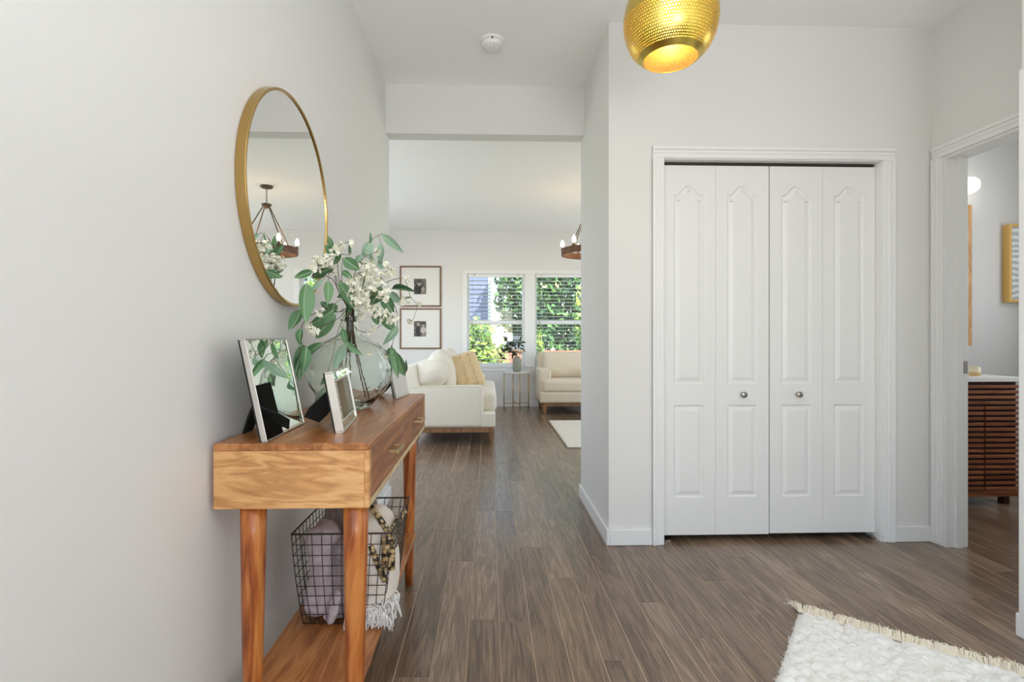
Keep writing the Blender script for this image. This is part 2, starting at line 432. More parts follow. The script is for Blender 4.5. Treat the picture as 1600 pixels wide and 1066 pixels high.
m = MB(); casing_v(m, XR, DY0 - CW, DY0, 0, OZ, True, 'y'); m.build('casing_side', TRIM, t2, bevel=.003)
m = MB(); casing_h(m, XR, DY0 - CW, DY1 + CW, OZ, OZ + CW, 'y'); m.build('casing_head', TRIM, t2, bevel=.003)
bx('jamb', TRIM, t2, XR, XR + .115, DY1 - .012, DY1, 0, OZ); bx('jamb', TRIM, t2, XR, XR + .115, DY0, DY0 + .012, 0, OZ)
bx('head_jamb', TRIM, t2, XR, XR + .115, DY0 + .012, DY1 - .012, OZ - .012, OZ)
bx('door_stop', TRIM, t2, XR + .045, XR + .08, DY1 - .024, DY1 - .012, 0, OZ - .012)
bx('strike_plate', CHROME, t2, XR + .085, XR + .113, DY1 - .0145, DY1 - .012, .90, .965)
# far side casing of the bathroom doorway and the casing edge on the entry wall
m = MB().box(XR + .115, XR + .126, DY1 - .004, DY1 + CW, 0, OZ).build('casing_side', TRIM, t2, bevel=.003)
t3 = struct(empty('trim_3', (XE, 1.80, 0)))
m = MB().box(XE - .010, XE, 1.695, 1.78, BH, 2.06).box(XE - .014, XE, 1.758, 1.78, BH, 2.06); m.build('casing_side', TRIM, t3, bevel=.003)

# ------------------------------------------------------------------ bifold closet doors
DF = YC + .04                                   # front face of the leaves
def offset(poly, d):
    n = len(poly); res = []
    for i in range(n):
        a, b, c = Vector(poly[i - 1]), Vector(poly[i]), Vector(poly[(i + 1) % n])
        e1 = (b - a).normalized(); e2 = (c - b).normalized()
        n1 = Vector((-e1.y, e1.x)); n2 = Vector((-e2.y, e2.x))
        k_ = n1 + n2
        res.append(tuple(b + k_ * (d / max(.35, 1 + n1.dot(n2)))))
    return res
def arch(x0, x1, z0, zs, zp):
    pts = [(x0, z0), (x1, z0), (x1, zs)]
    cx = (x0 + x1) / 2; hw_ = (x1 - x0) / 2
    for i in range(1, 16):
        u = 1 - i / 8                             # 1 .. -1 across the top
        a = abs(u)
        s_ = 0 if a > .92 else (math.cos(math.pi * a / .92) + 1) / 2
        pts.append((cx + u * hw_, zs + (zp - zs) * s_))
    pts.append((x0, zs))
    return pts
def leaf_door(parent, x0, x1, z0, z1):
    wv = x1 - x0; mg = wv * .215
    up = arch(x0 + mg, x1 - mg, .84, 1.852, 1.905)
    lo = [(x0 + mg, .232), (x1 - mg, .232), (x1 - mg, .727), (x0 + mg, .727)]
    outer = [(x0, z0), (x1, z0), (x1, z1), (x0, z1)]
    loops = [outer, list(reversed(lo)), list(reversed(up))]
    flat = [p for l in loops for p in l]
    tris = tessellate_polygon([[Vector((p[0], p[1], 0)) for p in l] for l in loops])
    m = MB()
    m.add([(p[0], DF, p[1]) for p in flat], [tuple(t) for t in tris])
    th = .034
    m.add([(x0, DF, z0), (x1, DF, z0), (x1, DF, z1), (x0, DF, z1), (x0, DF + th, z0), (x1, DF + th, z0), (x1, DF + th, z1), (x0, DF + th, z1)],
          [(0, 4, 5, 1), (1, 5, 6, 2), (2, 6, 7, 3), (3, 7, 4, 0), (4, 7, 6, 5)])
    leaf = m.build('door_leaf', DOOR, parent)
    for nm, poly in (('upper_panel', up), ('lower_panel', lo)):
        m = MB(); v = []; f = []; n = len(poly)
        prof = [(0, 0), (.003, .0015), (.008, .0075), (.013, .0075), (.034, .0005), (.0355, .0005)]
        for (o_, d_) in prof:
            v += [(p[0], DF + d_, p[1]) for p in offset(poly, o_)]
        for r_ in range(len(prof) - 1):
            for i in range(n):
                j = (i + 1) % n
                f.append((r_ * n + i, r_ * n + j, (r_ + 1) * n + j, (r_ + 1) * n + i))
        last = offset(poly, prof[-1][0])
        tr = tessellate_polygon([[Vector((p[0], p[1], 0)) for p in last]])
        f += [tuple((len(prof) - 1) * n + i for i in t) for t in tr]
        m.add(v, f).build(nm, DOOR, leaf)
    return leaf
W4 = (OX1 - OX0 - .02) / 4
for d in range(2):
    xa = OX0 + .007 + d * (2 * W4 + .006)
    z0 = .032 + .004 * d
    dr = struct(empty('door_%d' % (d + 1), (xa, DF, 0)))
    leaf_door(dr, xa, xa + W4 - .0015, z0, 2.008)
    leaf_door(dr, xa + W4, xa + 2 * W4, z0, 2.008)
    kx = xa + W4 * (1.5 if d == 0 else .52)
    M = Matrix.Translation((kx, DF, .783)) @ Matrix.Rotation(R(90), 4, 'X')
    MB().lathe([(.0, 0), (.011, 0), (.011, .003), (.007, .006), (.007, .014), (.014, .018), (.0165, .023), (.016, .027), (.010, .030), (.0, .0305)], n=24, M=M).build('knob', CHROME, dr, smooth=True)
    pv = xa + .012 if d == 0 else xa + 2 * W4 - .03
    bx('pivot_bracket', CHROME, dr, pv, pv + .03, DF - .012, DF + .02, .0005, .012)

# ------------------------------------------------------------------ far windows, trim, blinds
tw = struct(empty('trim_4', ((WX[0][0] + WX[1][1]) / 2, YB, WZ0)))
bx('casing_side', TRIM, tw, -.405, WX[0][0], YB - .012, YB, WZ0, WZ1, .003)
bx('casing_side', TRIM, tw, WX[1][1], WX[1][1] + .074, YB - .012, YB, WZ0, WZ1, .003)
bx('mullion', TRIM, tw, WX[0][1], WX[1][0], YB - .012, YB, WZ0, WZ1, .003)
bx('casing_head', TRIM, tw, -.405, WX[1][1] + .074, YB - .012, YB, WZ1, WZ1 + .06, .003)
bx('sill', TRIM, tw, -.42, WX[1][1] + .09, YB - .03, YB, WZ0 - .022, WZ0, .004)
bx('apron', TRIM, tw, -.40, WX[1][1] + .07, YB - .012, YB, WZ0 - .08, WZ0 - .022, .003)
WHITE = plain('blind_white', (.86, .87, .88), .45)
slat_mesh = None
for i, (xa, xb) in enumerate(WX):
    wn = struct(empty('window_%d' % (i + 1), ((xa + xb) / 2, YB + .1, WZ0)))
    fy0, fy1 = YB + .075, YB + .125
    for nm, b in (('frame_side', (xa, xa + .035, fy0, fy1, WZ0, WZ1)), ('frame_side', (xb - .035, xb, fy0, fy1, WZ0, WZ1)),
                  ('frame_head', (xa + .035, xb - .035, fy0, fy1, WZ1 - .035, WZ1)), ('frame_sill', (xa + .035, xb - .035, fy0, fy1, WZ0, WZ0 + .035))):
        bx(nm, TRIM, wn, *b, bevel=.002)
    bx('meeting_rail', TRIM, wn, xa + .035, xb - .035, fy0 - .008, fy1, 1.285, 1.345, .003)
    for zz0, zz1, dy in ((WZ0 + .035, 1.285, .08), (1.345, WZ1 - .035, .105)):
        bx('pane', PANE, wn, xa + .035, xb - .035, YB + dy, YB + dy + .004, zz0, zz1)
    bl = empty('venetian_blind', ((xa + xb) / 2, YB + .035, WZ0),
               ['white venetian blind with a thin cord, in the window by the framed pictures', 'white venetian blind with a dark wand, in the window behind the armchair'][i], 'blind', 'white venetian blinds in the far windows')
    bx('headrail', WHITE, bl, xa + .006, xb - .006, YB + .008, YB + .062, WZ1 - .05, WZ1 - .002, .003)
    for q in (.12, .88):
        x_ = xa + (xb - xa) * q
        bx('bracket', CHROME, bl, x_ - .012, x_ + .012, YB + .004, YB + .008, WZ1 - .022, WZ1 - .004)
    bx('bottom_rail', WHITE, bl, xa + .008, xb - .008, YB + .014, YB + .06, WZ0 + .004, WZ0 + .022, .003)
    if slat_mesh is None:
        wd = xb - xa - .02; v = []; f = []
        for s_ in range(5):
            u = s_ / 4 - .5
            for x_ in (-wd / 2, wd / 2): v.append((x_, u * .048, .003 * (1 - 4 * u * u) - u * .003))
        for s_ in range(5):
            v += [(v[2 * s_][0], v[2 * s_][1], v[2 * s_][2] - .0025), (v[2 * s_ + 1][0], v[2 * s_ + 1][1], v[2 * s_ + 1][2] - .0025)]
        for s_ in range(4):
            f += [(2 * s_, 2 * s_ + 1, 2 * s_ + 3, 2 * s_ + 2), (10 + 2 * s_ + 2, 10 + 2 * s_ + 3, 10 + 2 * s_ + 1, 10 + 2 * s_)]
        f += [(0, 10, 11, 1), (8, 9, 19, 18)]
        slat_mesh = bpy.data.meshes.new('slat'); slat_mesh.from_pydata(v, [], f); slat_mesh.materials.append(WHITE)
    z_ = WZ0 + .05
    while z_ < WZ1 - .06:
        o = bpy.data.objects.new('slat', slat_mesh); C.objects.link(o); o.parent = bl
        o.location = (0, 0, z_ - WZ0); z_ += .0555
    for q in (.13, .5, .87):
        x_ = xa + (xb - xa) * q
        bx('ladder_cord', WHITE, bl, x_ - .001, x_ + .001, YB + .0115, YB + .0135, WZ0 + .02, WZ1 - .05)
    xc = xa + .085 if i == 0 else xa + .075
    MB().tube([(xc, YB + .004, WZ1 - .05), (xc, YB + .004, WZ0 + .55 if i == 0 else 1.2)], .003 if i else .002, 6).build('pull_cord' if i == 0 else 'tilt_wand', IRON if i else plain('cord_grey', (.3, .3, .3), .8), bl)

# ------------------------------------------------------------------ outside the windows
GZ = -.55
grass = plain('lawn', srgb(120, 150, 70), .9, var=.3, vscale=3)
struct(bx('ground_outside', grass, None, -14, 18, 8.05, 40, GZ - .1, GZ))
HOUSE = plain('neighbour_siding', srgb(104, 116, 156), .7)
hs = empty('neighbour_house', (-2.4, 23, GZ), 'pale blue neighbouring house seen through the blinds beside the trees', 'house')
bx('wall', HOUSE, hs, -7.5, .05, 23, 30, GZ, 7.5)
sid = MB().box(-7.5, .05, -.02, 0, 0, .17)
zq = GZ + .2
while zq < 7.4:
    m_ = MB(); m_.add([(-7.5, 22.955, zq), (.05, 22.955, zq), (.05, 22.999, zq + .19), (-7.5, 22.999, zq + .19), (-7.5, 22.999, zq), (.05, 22.999, zq)],
                      [(0, 1, 2, 3), (0, 4, 5, 1)]); m_.build('siding_board', HOUSE, hs); zq += .2
bx('corner_board', TRIM, hs, -.02, .12, 22.9, 23.02, GZ, 7.5)
SHED = plain('grey_shed_siding', srgb(128, 142, 152), .8)
sh = empty('garden_shed', (1.35, 15.2, GZ), 'low grey garden shed behind the reddish fence', 'shed')
bx('body', SHED, sh, .42, 1.15, 15.2, 16.1, GZ, 1.0)
bx('roof', plain('shed_roof', srgb(96, 102, 110), .8), sh, .34, 1.23, 15.05, 16.2, 1.0, 1.12)
FENCE = wood('fence_wood', [(.1, srgb(150, 98, 82)), (.9, srgb(196, 142, 122))], (9, 9, 1.2), rough=.8, rnd=.3)
fe = empty('garden_fence', (1, 13, GZ), 'reddish wooden garden fence beyond the windows', 'fence')
fm = bpy.data.meshes.new('board'); hh = .705 - GZ
fm.from_pydata([(0, 0, 0), (.143, 0, 0), (.143, .02, 0), (0, .02, 0), (0, 0, hh), (.143, 0, hh), (.143, .02, hh), (0, .02, hh)], [],
               [(4, 5, 6, 7), (0, 1, 5, 4), (1, 2, 6, 5), (2, 3, 7, 6), (3, 0, 4, 7)])
fm.materials.append(FENCE)
for i in range(44):
    o = bpy.data.objects.new('board', fm); C.objects.link(o); o.parent = fe
    o.location = (-2.6 + i * .15 - 1, 0, 0)
bx('rail', FENCE, fe, -2.6, 4.0, 13.02, 13.06, .45, .54); bx('cap_rail', FENCE, fe, -2.6, 4.0, 12.98, 13.05, .705, .74)
BARK = plain('bark', srgb(92, 74, 58), .9, var=.3)
def tree(name, label, base_, trunk_h, crown_c, crown_r, n, cols, leaf=.11):
    root = empty(name, base_, label, 'tree', 'garden trees beyond the windows')
    b = Vector(base_); cc = Vector(crown_c)
    m_ = MB().tube([b, b.lerp(cc, .5) + Vector((.05, 0, 0)), cc], [.09, .07, .03], 8)
    for q in range(5):
        a = q * 1.256
        m_.tube([b.lerp(cc, .45 + .1 * q / 2), cc + Vector((math.cos(a) * crown_r[0] * .7, math.sin(a) * crown_r[1] * .7, (q - 2) * crown_r[2] * .3))], [.04, .012], 6)
    m_.build('trunk', BARK, root)
    for ci, col in enumerate(cols):
        mat = plain(name + '_leaf', srgb(*col), .55, var=.25, vscale=1.5)
        mat.node_tree.nodes['Principled BSDF'].inputs['Transmission Weight'].default_value = 0
        m_ = MB()
        for q in range(n // len(cols)):
            while True:
                p = Vector((random.uniform(-1, 1), random.uniform(-1, 1), random.uniform(-1, 1)))
                if .35 < p.length < 1: break
            nn = noise.noise(p * 2.3 + Vector((ci, n * .01, 0)))
            p = p * (1 + .25 * nn)
            c = cc + Vector((p.x * crown_r[0], p.y * crown_r[1], p.z * crown_r[2]))
            u = Vector((random.uniform(-1, 1), random.uniform(-1, 1), random.uniform(-1, 1))).normalized()
            v_ = u.orthogonal().normalized(); s_ = leaf * random.uniform(.6, 1.3)
            m_.add([c - u * s_, c + v_ * s_ * .5, c + u * s_, c - v_ * s_ * .5], [(0, 1, 2, 3)])
        m_.build('foliage', mat, root, kind='stuff')
G1 = [(78, 118, 74), (112, 158, 88), (52, 84, 56)]; G2 = [(148, 182, 76), (178, 204, 92), (96, 136, 62)]
tree('maple_tree', 'tall green tree filling the window behind the side table', (1.4, 21.2, GZ), 2, (1.75, 21.2, 3.2), (1.5, 1.2, 2.9), 2600, G1, .18)
tree('leafy_tree', 'dense green tree filling the window behind the armchair', (3.3, 17.6, GZ), 2, (3.3, 17.6, 2.5), (1.9, 1.2, 3.0), 4200, G1, .16)
tree('lime_tree', 'yellow-green tree brightest at the edge of the armchair window', (3.6, 14.2, GZ), 1.6, (3.2, 14.2, 1.6), (.75, .6, 1.5), 1300, G2, .11)
tree('garden_shrub', 'yellow-green shrub low in the window beside the sofa', (-.35, 11.6, GZ), .6, (-.3, 11.6, .55), (.75, .5, .95), 1700, G2, .08)
tree('small_shrub', 'small yellow shrub low at the edge of the armchair window', (1.2, 11.8, GZ), .6, (1.17, 11.8, .75), (.13, .2, .6), 300, G2, .06)

# ------------------------------------------------------------------ wall mirror
MC = Vector((XL, 1.697, 1.537)); MR = .344
mr = empty('round_mirror', (XL, 1.697, 1.537), 'large round wall mirror with a thin brass frame above the console table', 'mirror')
MX = Matrix.Translation(MC) @ Matrix.Rotation(R(90), 4, 'Y')
MB().lathe([(MR - .012, .001), (MR - .001, .001), (MR, .002), (MR, .027), (MR - .0015, .029), (MR - .0075, .029), (MR - .009, .0275), (MR - .009, .0235)], n=128, M=MX).build('frame', GOLDM, mr, smooth=False, bevel=0)
mo = MB().lathe([(MR - .0088, .024), (MR - .05, .024), (.0001, .024)], n=128, M=MX).build('mirror_glass', MIRR, mr)

# ------------------------------------------------------------------ console table
TX0, TX1, TY0, TY1, TZ = -.657, -.287, 1.227, 2.292, .836
AZ = TZ - .157
ct = empty('console_table', ((TX0 + TX1) / 2, (TY0 + TY1) / 2, 0), 'honey wood console table with two drawers and a low shelf', 'table')
bx('table_top', TOPW, ct, TX0, TX1, TY0, TY1, TZ - .018, TZ, .0025)
bx('side_panel', HONEY, ct, TX0, TX1 - .012, TY0, TY0 + .02, AZ, TZ - .018, .0015)
bx('side_panel', HONEY, ct, TX0, TX1 - .012, TY1 - .02, TY1, AZ, TZ - .018, .0015)
bx('corner_stile', HONEY, ct, TX1 - .012, TX1, TY0, TY0 + .02, AZ, TZ - .018, .0015)
bx('corner_stile', HONEY, ct, TX1 - .012, TX1, TY1 - .02, TY1, AZ, TZ - .018, .0015)
bx('back_panel', HONEY, ct, TX0, TX0 + .015, TY0 + .02, TY1 - .02, AZ, TZ - .018)
bx('bottom_panel', HONEY, ct, TX0 + .015, TX1 - .02, TY0 + .02, TY1 - .02, AZ + .004, AZ + .014)
bx('front_rail', PALE, ct, TX1 - .02, TX1, TY0 + .02, TY1 - .02, AZ, AZ + .014, .0015)
YM = (TY0 + TY1) / 2
for (ya, yb) in ((TY0 + .022, YM - .0015), (YM + .0015, TY1 - .022)):
    dw = bx('drawer', DRAWW, ct, TX1 - .022, TX1 - .003, ya, yb, AZ + .016, TZ - .02, .0015)
    yc = (ya + yb) / 2 + .01; zc = TZ - .076; xf = TX1 - .003
    h_ = MB().box(xf + .024, xf + .032, yc - .05, yc + .05, zc - .006, zc + .006)
    h_.box(xf, xf + .024, yc - .047, yc - .037, zc - .004, zc + .004).box(xf, xf + .024, yc + .037, yc + .047, zc - .004, zc + .004)
    h_.build('handle', PULL, dw, bevel=.0012)
legs = [(-.578, TY0 + .036), (-.328, TY0 + .036), (-.578, TY1 - .05), (-.347, TY1 - .05)]
for (lx, ly) in legs:
    pts = []; rs = []
    for i in range(9):
        u = i / 8
        pts.append((lx - .004 * u, ly, AZ + .004 - (AZ + .004) * u)); rs.append(.0305 - .013 * u ** 1.15)
    MB().tube(pts, rs, 20).build('leg', LEGW, ct, smooth=True)
SZ = .235
bx('shelf', TOPW, ct, -.600, -.316, TY0 + .02, TY1 - .07, SZ - .02, SZ, .003)

# ------------------------------------------------------------------ picture frames on the console
def photo_frame(name, label, A, B, top, th, bw, hgt, glass, opening=True, stand=True, twist=0):
    """A, B: bottom ends of the front face on the table; top: lean in -x"""
    A = Vector(A); B = Vector(B)
    u = (B - A).normalized(); Lw = (B - A).length
    up = Vector((-top, 0, hgt)).normalized(); up = (up - u * up.dot(u)).normalized()
    n = u.cross(up).normalized()
    if n.x < 0: n = -n
    hL = hgt / up.z
    root = empty(name, (A + B) / 2, label, 'picture frame', 'silver photo frames on the console')
    def P(a, b, c): return A + u * a + up * b + n * c
    def slab(m_, a0, a1, b0, b1, c0, c1):
        v = [P(a, b, c) for c in (c0, c1) for (a, b) in ((a0, b0), (a1, b0), (a1, b1), (a0, b1))]
        m_.add(v, [(0, 3, 2, 1), (4, 5, 6, 7), (0, 1, 5, 4), (1, 2, 6, 5), (2, 3, 7, 6), (3, 0, 4, 7)])
        return m_
    b0 = .0012
    for nm, q in (('rail', (0, Lw, b0, b0 + bw)), ('rail', (0, Lw, hL - bw, hL)), ('stile', (0, bw, b0 + bw, hL - bw)), ('stile', (Lw - bw, Lw, b0 + bw, hL - bw))):
        slab(MB(), *q, -th, 0).build(nm, SILVER, root, bevel=.0012)
    slab(MB(), .001, Lw - .001, b0 + .002, hL - .001, -th - .004, -th).build('backing', BLACK, root)
    if opening:   # bevelled mirror border, beaded rim and a dull picture inside
        bw2 = bw + .024
        for q, d in (((bw, Lw - bw, bw, bw2), 0), ((bw, Lw - bw, hL - bw2, hL - bw), 0), ((bw, bw2, bw2, hL - bw2), 1), ((Lw - bw2, Lw - bw, bw2, hL - bw2), 1)):
            slab(MB(), *q, -th + .001, -.004).build('mirror_border', PRINTGLASS, root)
        m_ = MB()
        for (p, q) in (((bw2, bw2), (Lw - bw2, bw2)), ((Lw - bw2, bw2), (Lw - bw2, hL - bw2)), ((Lw - bw2, hL - bw2), (bw2, hL - bw2)), ((bw2, hL - bw2), (bw2, bw2))):
            nb = max(4, int((Vector(q) - Vector(p)).length / .006))
            for i in range(nb):
                c_ = Vector(p).lerp(Vector(q), i / nb)
                m_.lathe([(.0001, -.003), (.0026, -.0015), (.003, 0), (.0026, .0015), (.0001, .003)], P(c_.x, c_.y, -.003), 6)
        m_.build('beaded_rim', SILVER, root, smooth=True, kind='stuff')
        slab(MB(), bw2, Lw - bw2, bw2, hL - bw2, -th + .0005, -th + .004).build('picture', glass, root)
    else:
        slab(MB(), bw, Lw - bw, bw, hL - bw, -th + .001, -.002).build('glass', glass, root)
    if stand:   # easel back
        mid = Lw / 2; hing = P(mid, hL * .62, -th - .006)
        foot = Vector((P(mid, 0, -th - .006).x - .085, hing.y, TZ + .0015))
        d = (foot - hing).normalized(); sdir = (u * math.cos(twist) + Vector((-d.z, 0, d.x)) * math.sin(twist)).normalized(); foot = foot + Vector((0, 0, abs(sdir.z) * .034)); nn = d.cross(sdir).normalized()
        if nn.x > 0: nn = -nn
        v = []
        for (p, wd) in ((hing, .020), (hing.lerp(foot, .7), .034), (foot, .028)):
            v += [p - sdir * wd, p + sdir * wd, p + sdir * wd + nn * .004, p - sdir * wd + nn * .004]
        f = []
        for i in (0, 4): f += [(i, i + 1, i + 5, i + 4), (i + 1, i + 2, i + 6, i + 5), (i + 2, i + 3, i + 7, i + 6), (i + 3, i, i + 4, i + 7)]
        f += [(3, 2, 1, 0), (8, 9, 10, 11)]
        MB().add(v, f).build('easel_back', BLACK, root)
    return root
photo_frame('photo_frame', 'largest silver photo frame with mirrored glass, at the near end of the console', (-.533, 1.236, TZ), (-.540, 1.506, TZ), .053, .014, .0035, .252, PRINTGLASS, opening=False)
PAP = plain('brown_backing', srgb(126, 108, 86), .7)
photo_frame('photo_frame', 'small silver frame with a mirrored border and beaded opening, in front of the glass vase', (-.383, 1.355, TZ), (-.413, 1.610, TZ), .030, .022, .005, .165, PAP, twist=.75)
photo_frame('photo_frame', 'small pale photo frame at the far end of the console', (-.375, 2.085, TZ), (-.352, 2.262, TZ), .025, .012, .010, .128, plain('grey_print', (.62, .62, .60), .25), opening=False)

# ------------------------------------------------------------------ glass vase
VC = Vector((-.497, 1.83, TZ))
vs_ = empty('glass_vase', VC, 'round green-tinted glass demijohn vase holding the branches on the console', 'vase')
prof = [(.0, .004), (.05, .003), (.068, .001), (.075, .008), (.088, .022), (.115, .05), (.138, .085), (.149, .12), (.150, .148), (.143, .18), (.125, .21), (.098, .234), (.066, .250), (.042, .262), (.031, .278), (.027, .30), (.0265, .33), (.029, .342), (.034, .347), (.034, .353), (.028, .356)]
inner = [(.0235, .352), (.0225, .33), (.023, .30), (.027, .278), (.038, .259), (.063, .2465), (.095, .2305), (.1215, .207), (.139, .178), (.146, .148), (.145, .12), (.134, .086), (.111, .053), (.084, .026), (.06, .014), (.0, .013)]
def wav(a, z):
    return 1 + .010 * math.sin(a * 5 + z * 22) * (1 if .03 < z < .25 else 0) + .006 * math.sin(a * 11 + 60 * z) * (1 if .03 < z < .25 else 0)
MB().lathe(prof, VC, 64, fn=wav).build('outer_glass', GLASSV, vs_, smooth=True)
vo = [o for o in vs_.children][0]
m_ = MB().lathe(prof + inner, VC, 64, fn=wav)
bpy.data.objects.remove(vo)
m_.build('glass_body', GLASSV, vs_, smooth=True)
MB().lathe([(.027, .31), (.0335, .314), (.0335, .322), (.027, .326)], VC, 32).build('neck_ring', GLASSV, vs_, smooth=True)

# ------------------------------------------------------------------ eucalyptus branches and blossom sprays
def leaf_mesh(name, bend, cup):
    rows = 9; v = []; f = []
    for i in range(rows):
        u = i / (rows - 1)
        wd = (math.sin(math.pi * u ** .78) ** .85) * .5 if 0 < u < 1 else .012
        zc = bend * (u - u * u) * 4 * .1
        for s_ in (-1, -.5, 0, .5, 1):
            v.append((u, s_ * wd, zc + cup * (abs(s_) * wd) * .6 - (.012 if s_ == 0 else 0)))
    for i in range(rows - 1):
        for j in range(4):
            a = i * 5 + j; f.append((a, a + 1, a + 6, a + 5))
    me = bpy.data.meshes.new(name); me.from_pydata(v, [], f)
    me.polygons.foreach_set('use_smooth', [True] * len(me.polygons))
    return me
LMS = {}
for mi in range(4):
    for b in range(3):
        me = leaf_mesh('leaf', (-1, .8, 1.6)[b], (.5, .25, .7)[b]); me.materials.append(LEAFM[mi]); LMS[(mi, b)] = me
def smooth_path(pts, n=6):
    res = []
    P_ = [Vector(p) for p in pts]
    for i in range(len(P_) - 1):
        p0 = P_[max(i - 1, 0)]; p1 = P_[i]; p2 = P_[i + 1]; p3 = P_[min(i + 2, len(P_) - 1)]
        for k_ in range(n):
            t = k_ / n
            res.append(.5 * ((2 * p1) + (-p0 + p2) * t + (2 * p0 - 5 * p1 + 4 * p2 - p3) * t * t + (-p0 + 3 * p1 - 3 * p2 + p3) * t ** 3))
    res.append(P_[-1]); return res
MOUTH = Vector((VC.x, VC.y, TZ + .352))
def in_vase(i):
    a = i * 2.4; r_ = .07
    if i % 3: return [VC + Vector((math.cos(a) * .02, math.sin(a) * .02, .20 + .03 * (i % 2))), VC + Vector((math.cos(a) * .014, math.sin(a) * .014, .25)), VC + Vector((math.cos(a) * .011, math.sin(a) * .011, .30)), MOUTH + Vector((math.cos(a) * .012, math.sin(a) * .012, .004))]
    return [VC + Vector((math.cos(a) * r_, math.sin(a) * r_, .03)), VC + Vector((math.cos(a) * .03, math.sin(a) * .03, .18)), VC + Vector((math.cos(a) * .011, math.sin(a) * .011, .29)), MOUTH + Vector((math.cos(a) * .012, math.sin(a) * .012, .004))]
bi = 0
def branch(label, stem, leaves, col=STEM):
    global bi
    root = empty('eucalyptus_branch', MOUTH, label, 'branch', 'eucalyptus branches in the glass vase')
    path = smooth_path(in_vase(bi) + [zz(*p) for p in stem]); bi += 1
    n = len(path)
    MB().tube(path, [.0024 - .0016 * i / n for i in range(n)], 6).build('stem', col, root, smooth=True)
    for q, lf in enumerate(leaves):
        bxx, byy, tx, ty, wd = lf[:5]; sh = lf[5] if len(lf) > 5 else 0; Yb = lf[6] if len(lf) > 6 else None
        near = min(path[12:], key=lambda p: (p - zz(bxx, byy, p.y)).length)
        yb = Yb or near.y - .01; yt = yb + random.uniform(-.03, .025)
        b = zz(bxx, byy, yb); t = zz(tx, ty, yt)
        d = t - b; Lf = d.length; d.normalize()
        view = (b - cam.location).normalized()
        sd = d.cross(view).normalized()
        sd = (Matrix.Rotation(random.uniform(-.5, .5), 3, d) @ sd)
        nn = sd.cross(d).normalized()
        if nn.dot(view) > 0: nn = -nn; sd = -sd
        wm = wd * 1.08 / 3.134 * (b.y) / F
        M = Matrix((d * Lf, sd * wm, nn * Lf)).transposed().to_4x4()
        M.translation = b - MOUTH
        o = bpy.data.objects.new('leaf', LMS[(sh, q % 3)]); C.objects.link(o); o.parent = root; o.matrix_local = M
        if (near - b).length > .004:
            pass
    m_ = MB(); any_ = False
    for q, lf in enumerate(leaves):   # short stalks from the stem to each leaf
        yb = (lf[6] if len(lf) > 6 else None)
        near = min(path[12:], key=lambda p: (p - zz(lf[0], lf[1], p.y)).length)
        b = zz(lf[0], lf[1], yb or near.y - .01)
        if (near - b).length > .002:
            md = near.lerp(b, .5) + Vector((0, 0, .006)); m_.tube([near, md, b], .0009, 5); any_ = True
    if any_: m_.build('leaf_stalks', col, root, kind='stuff')
branch('eucalyptus branch arching toward the mirror with one broad hanging leaf',
       [(545, 330, 1.80), (500, 240, 1.74), (430, 225, 1.69), (372, 245, 1.64)],
       [(372, 258, 368, 455, 78, 0), (478, 248, 474, 368, 44, 0), (490, 180, 398, 224, 38, 3), (402, 200, 310, 233, 36, 1), (455, 240, 395, 300, 24, 2)])
branch('eucalyptus branch drooping behind the largest photo frame',
       [(530, 400, 1.77), (470, 385, 1.70), (390, 420, 1.66), (350, 470, 1.63), (347, 560, 1.60), (340, 650, 1.58)],
       [(347, 388, 286, 491, 54, 1), (508, 385, 378, 470, 58, 1), (518, 410, 418, 530, 62, 0), (352, 555, 334, 738, 62, 0), (372, 570, 352, 705, 46, 1), (347, 478, 340, 565, 32, 1), (345, 610, 318, 700, 34, 3), (500, 400, 440, 350, 34, 3)])
branch('upright eucalyptus branch in the middle of the bouquet',
       [(558, 340, 1.80), (545, 240, 1.76), (548, 150, 1.75)],
       [(535, 250, 607, 388, 50, 0), (552, 138, 634, 195, 54, 1), (512, 358, 484, 425, 42, 1), (602, 330, 578, 405, 34, 1), (545, 200, 600, 235, 30, 1), (560, 300, 520, 330, 26, 3)])
branch('eucalyptus branch with small leaves touching the mirror rim',
       [(540, 300, 1.82), (505, 170, 1.80), (492, 60, 1.80)],
       [(518, 138, 462, 70, 36, 1), (498, 85, 478, 25, 26, 1), (505, 170, 540, 110, 22, 1), (586, 122, 584, 60, 14, 1), (505, 200, 452, 190, 26, 3)])
branch('tall pale eucalyptus branch bending over toward the framed pictures',
       [(580, 300, 1.86), (620, 180, 1.92), (660, 100, 1.95), (700, 40, 1.97), (742, 20, 1.98)],
       [(742, 20, 848, 112, 36, 2), (692, 55, 642, 132, 46, 2), (738, 65, 735, 165, 36, 2), (700, 158, 794, 186, 32, 2), (684, 65, 684, 8, 14, 0), (650, 120, 610, 160, 30, 2), (665, 95, 700, 150, 28, 2)])
branch('eucalyptus branch trailing down to the far photo frame',
       [(600, 380, 1.84), (680, 330, 1.87), (770, 320, 1.90), (815, 400, 1.92), (815, 480, 1.92), (790, 570, 1.92), (800, 600, 1.92)],
       [(745, 318, 799, 412, 56, 1), (742, 278, 690, 365, 58, 1), (790, 288, 914, 306, 28, 3), (782, 300, 832, 362, 42, 2), (738, 418, 802, 498, 58, 1), (818, 468, 744, 562, 34, 2), (705, 400, 722, 465, 38, 1), (792, 572, 822, 728, 38, 0), (812, 596, 856, 714, 46, 0), (786, 572, 780, 645, 36, 1), (860, 695, 860, 632, 16, 3)])
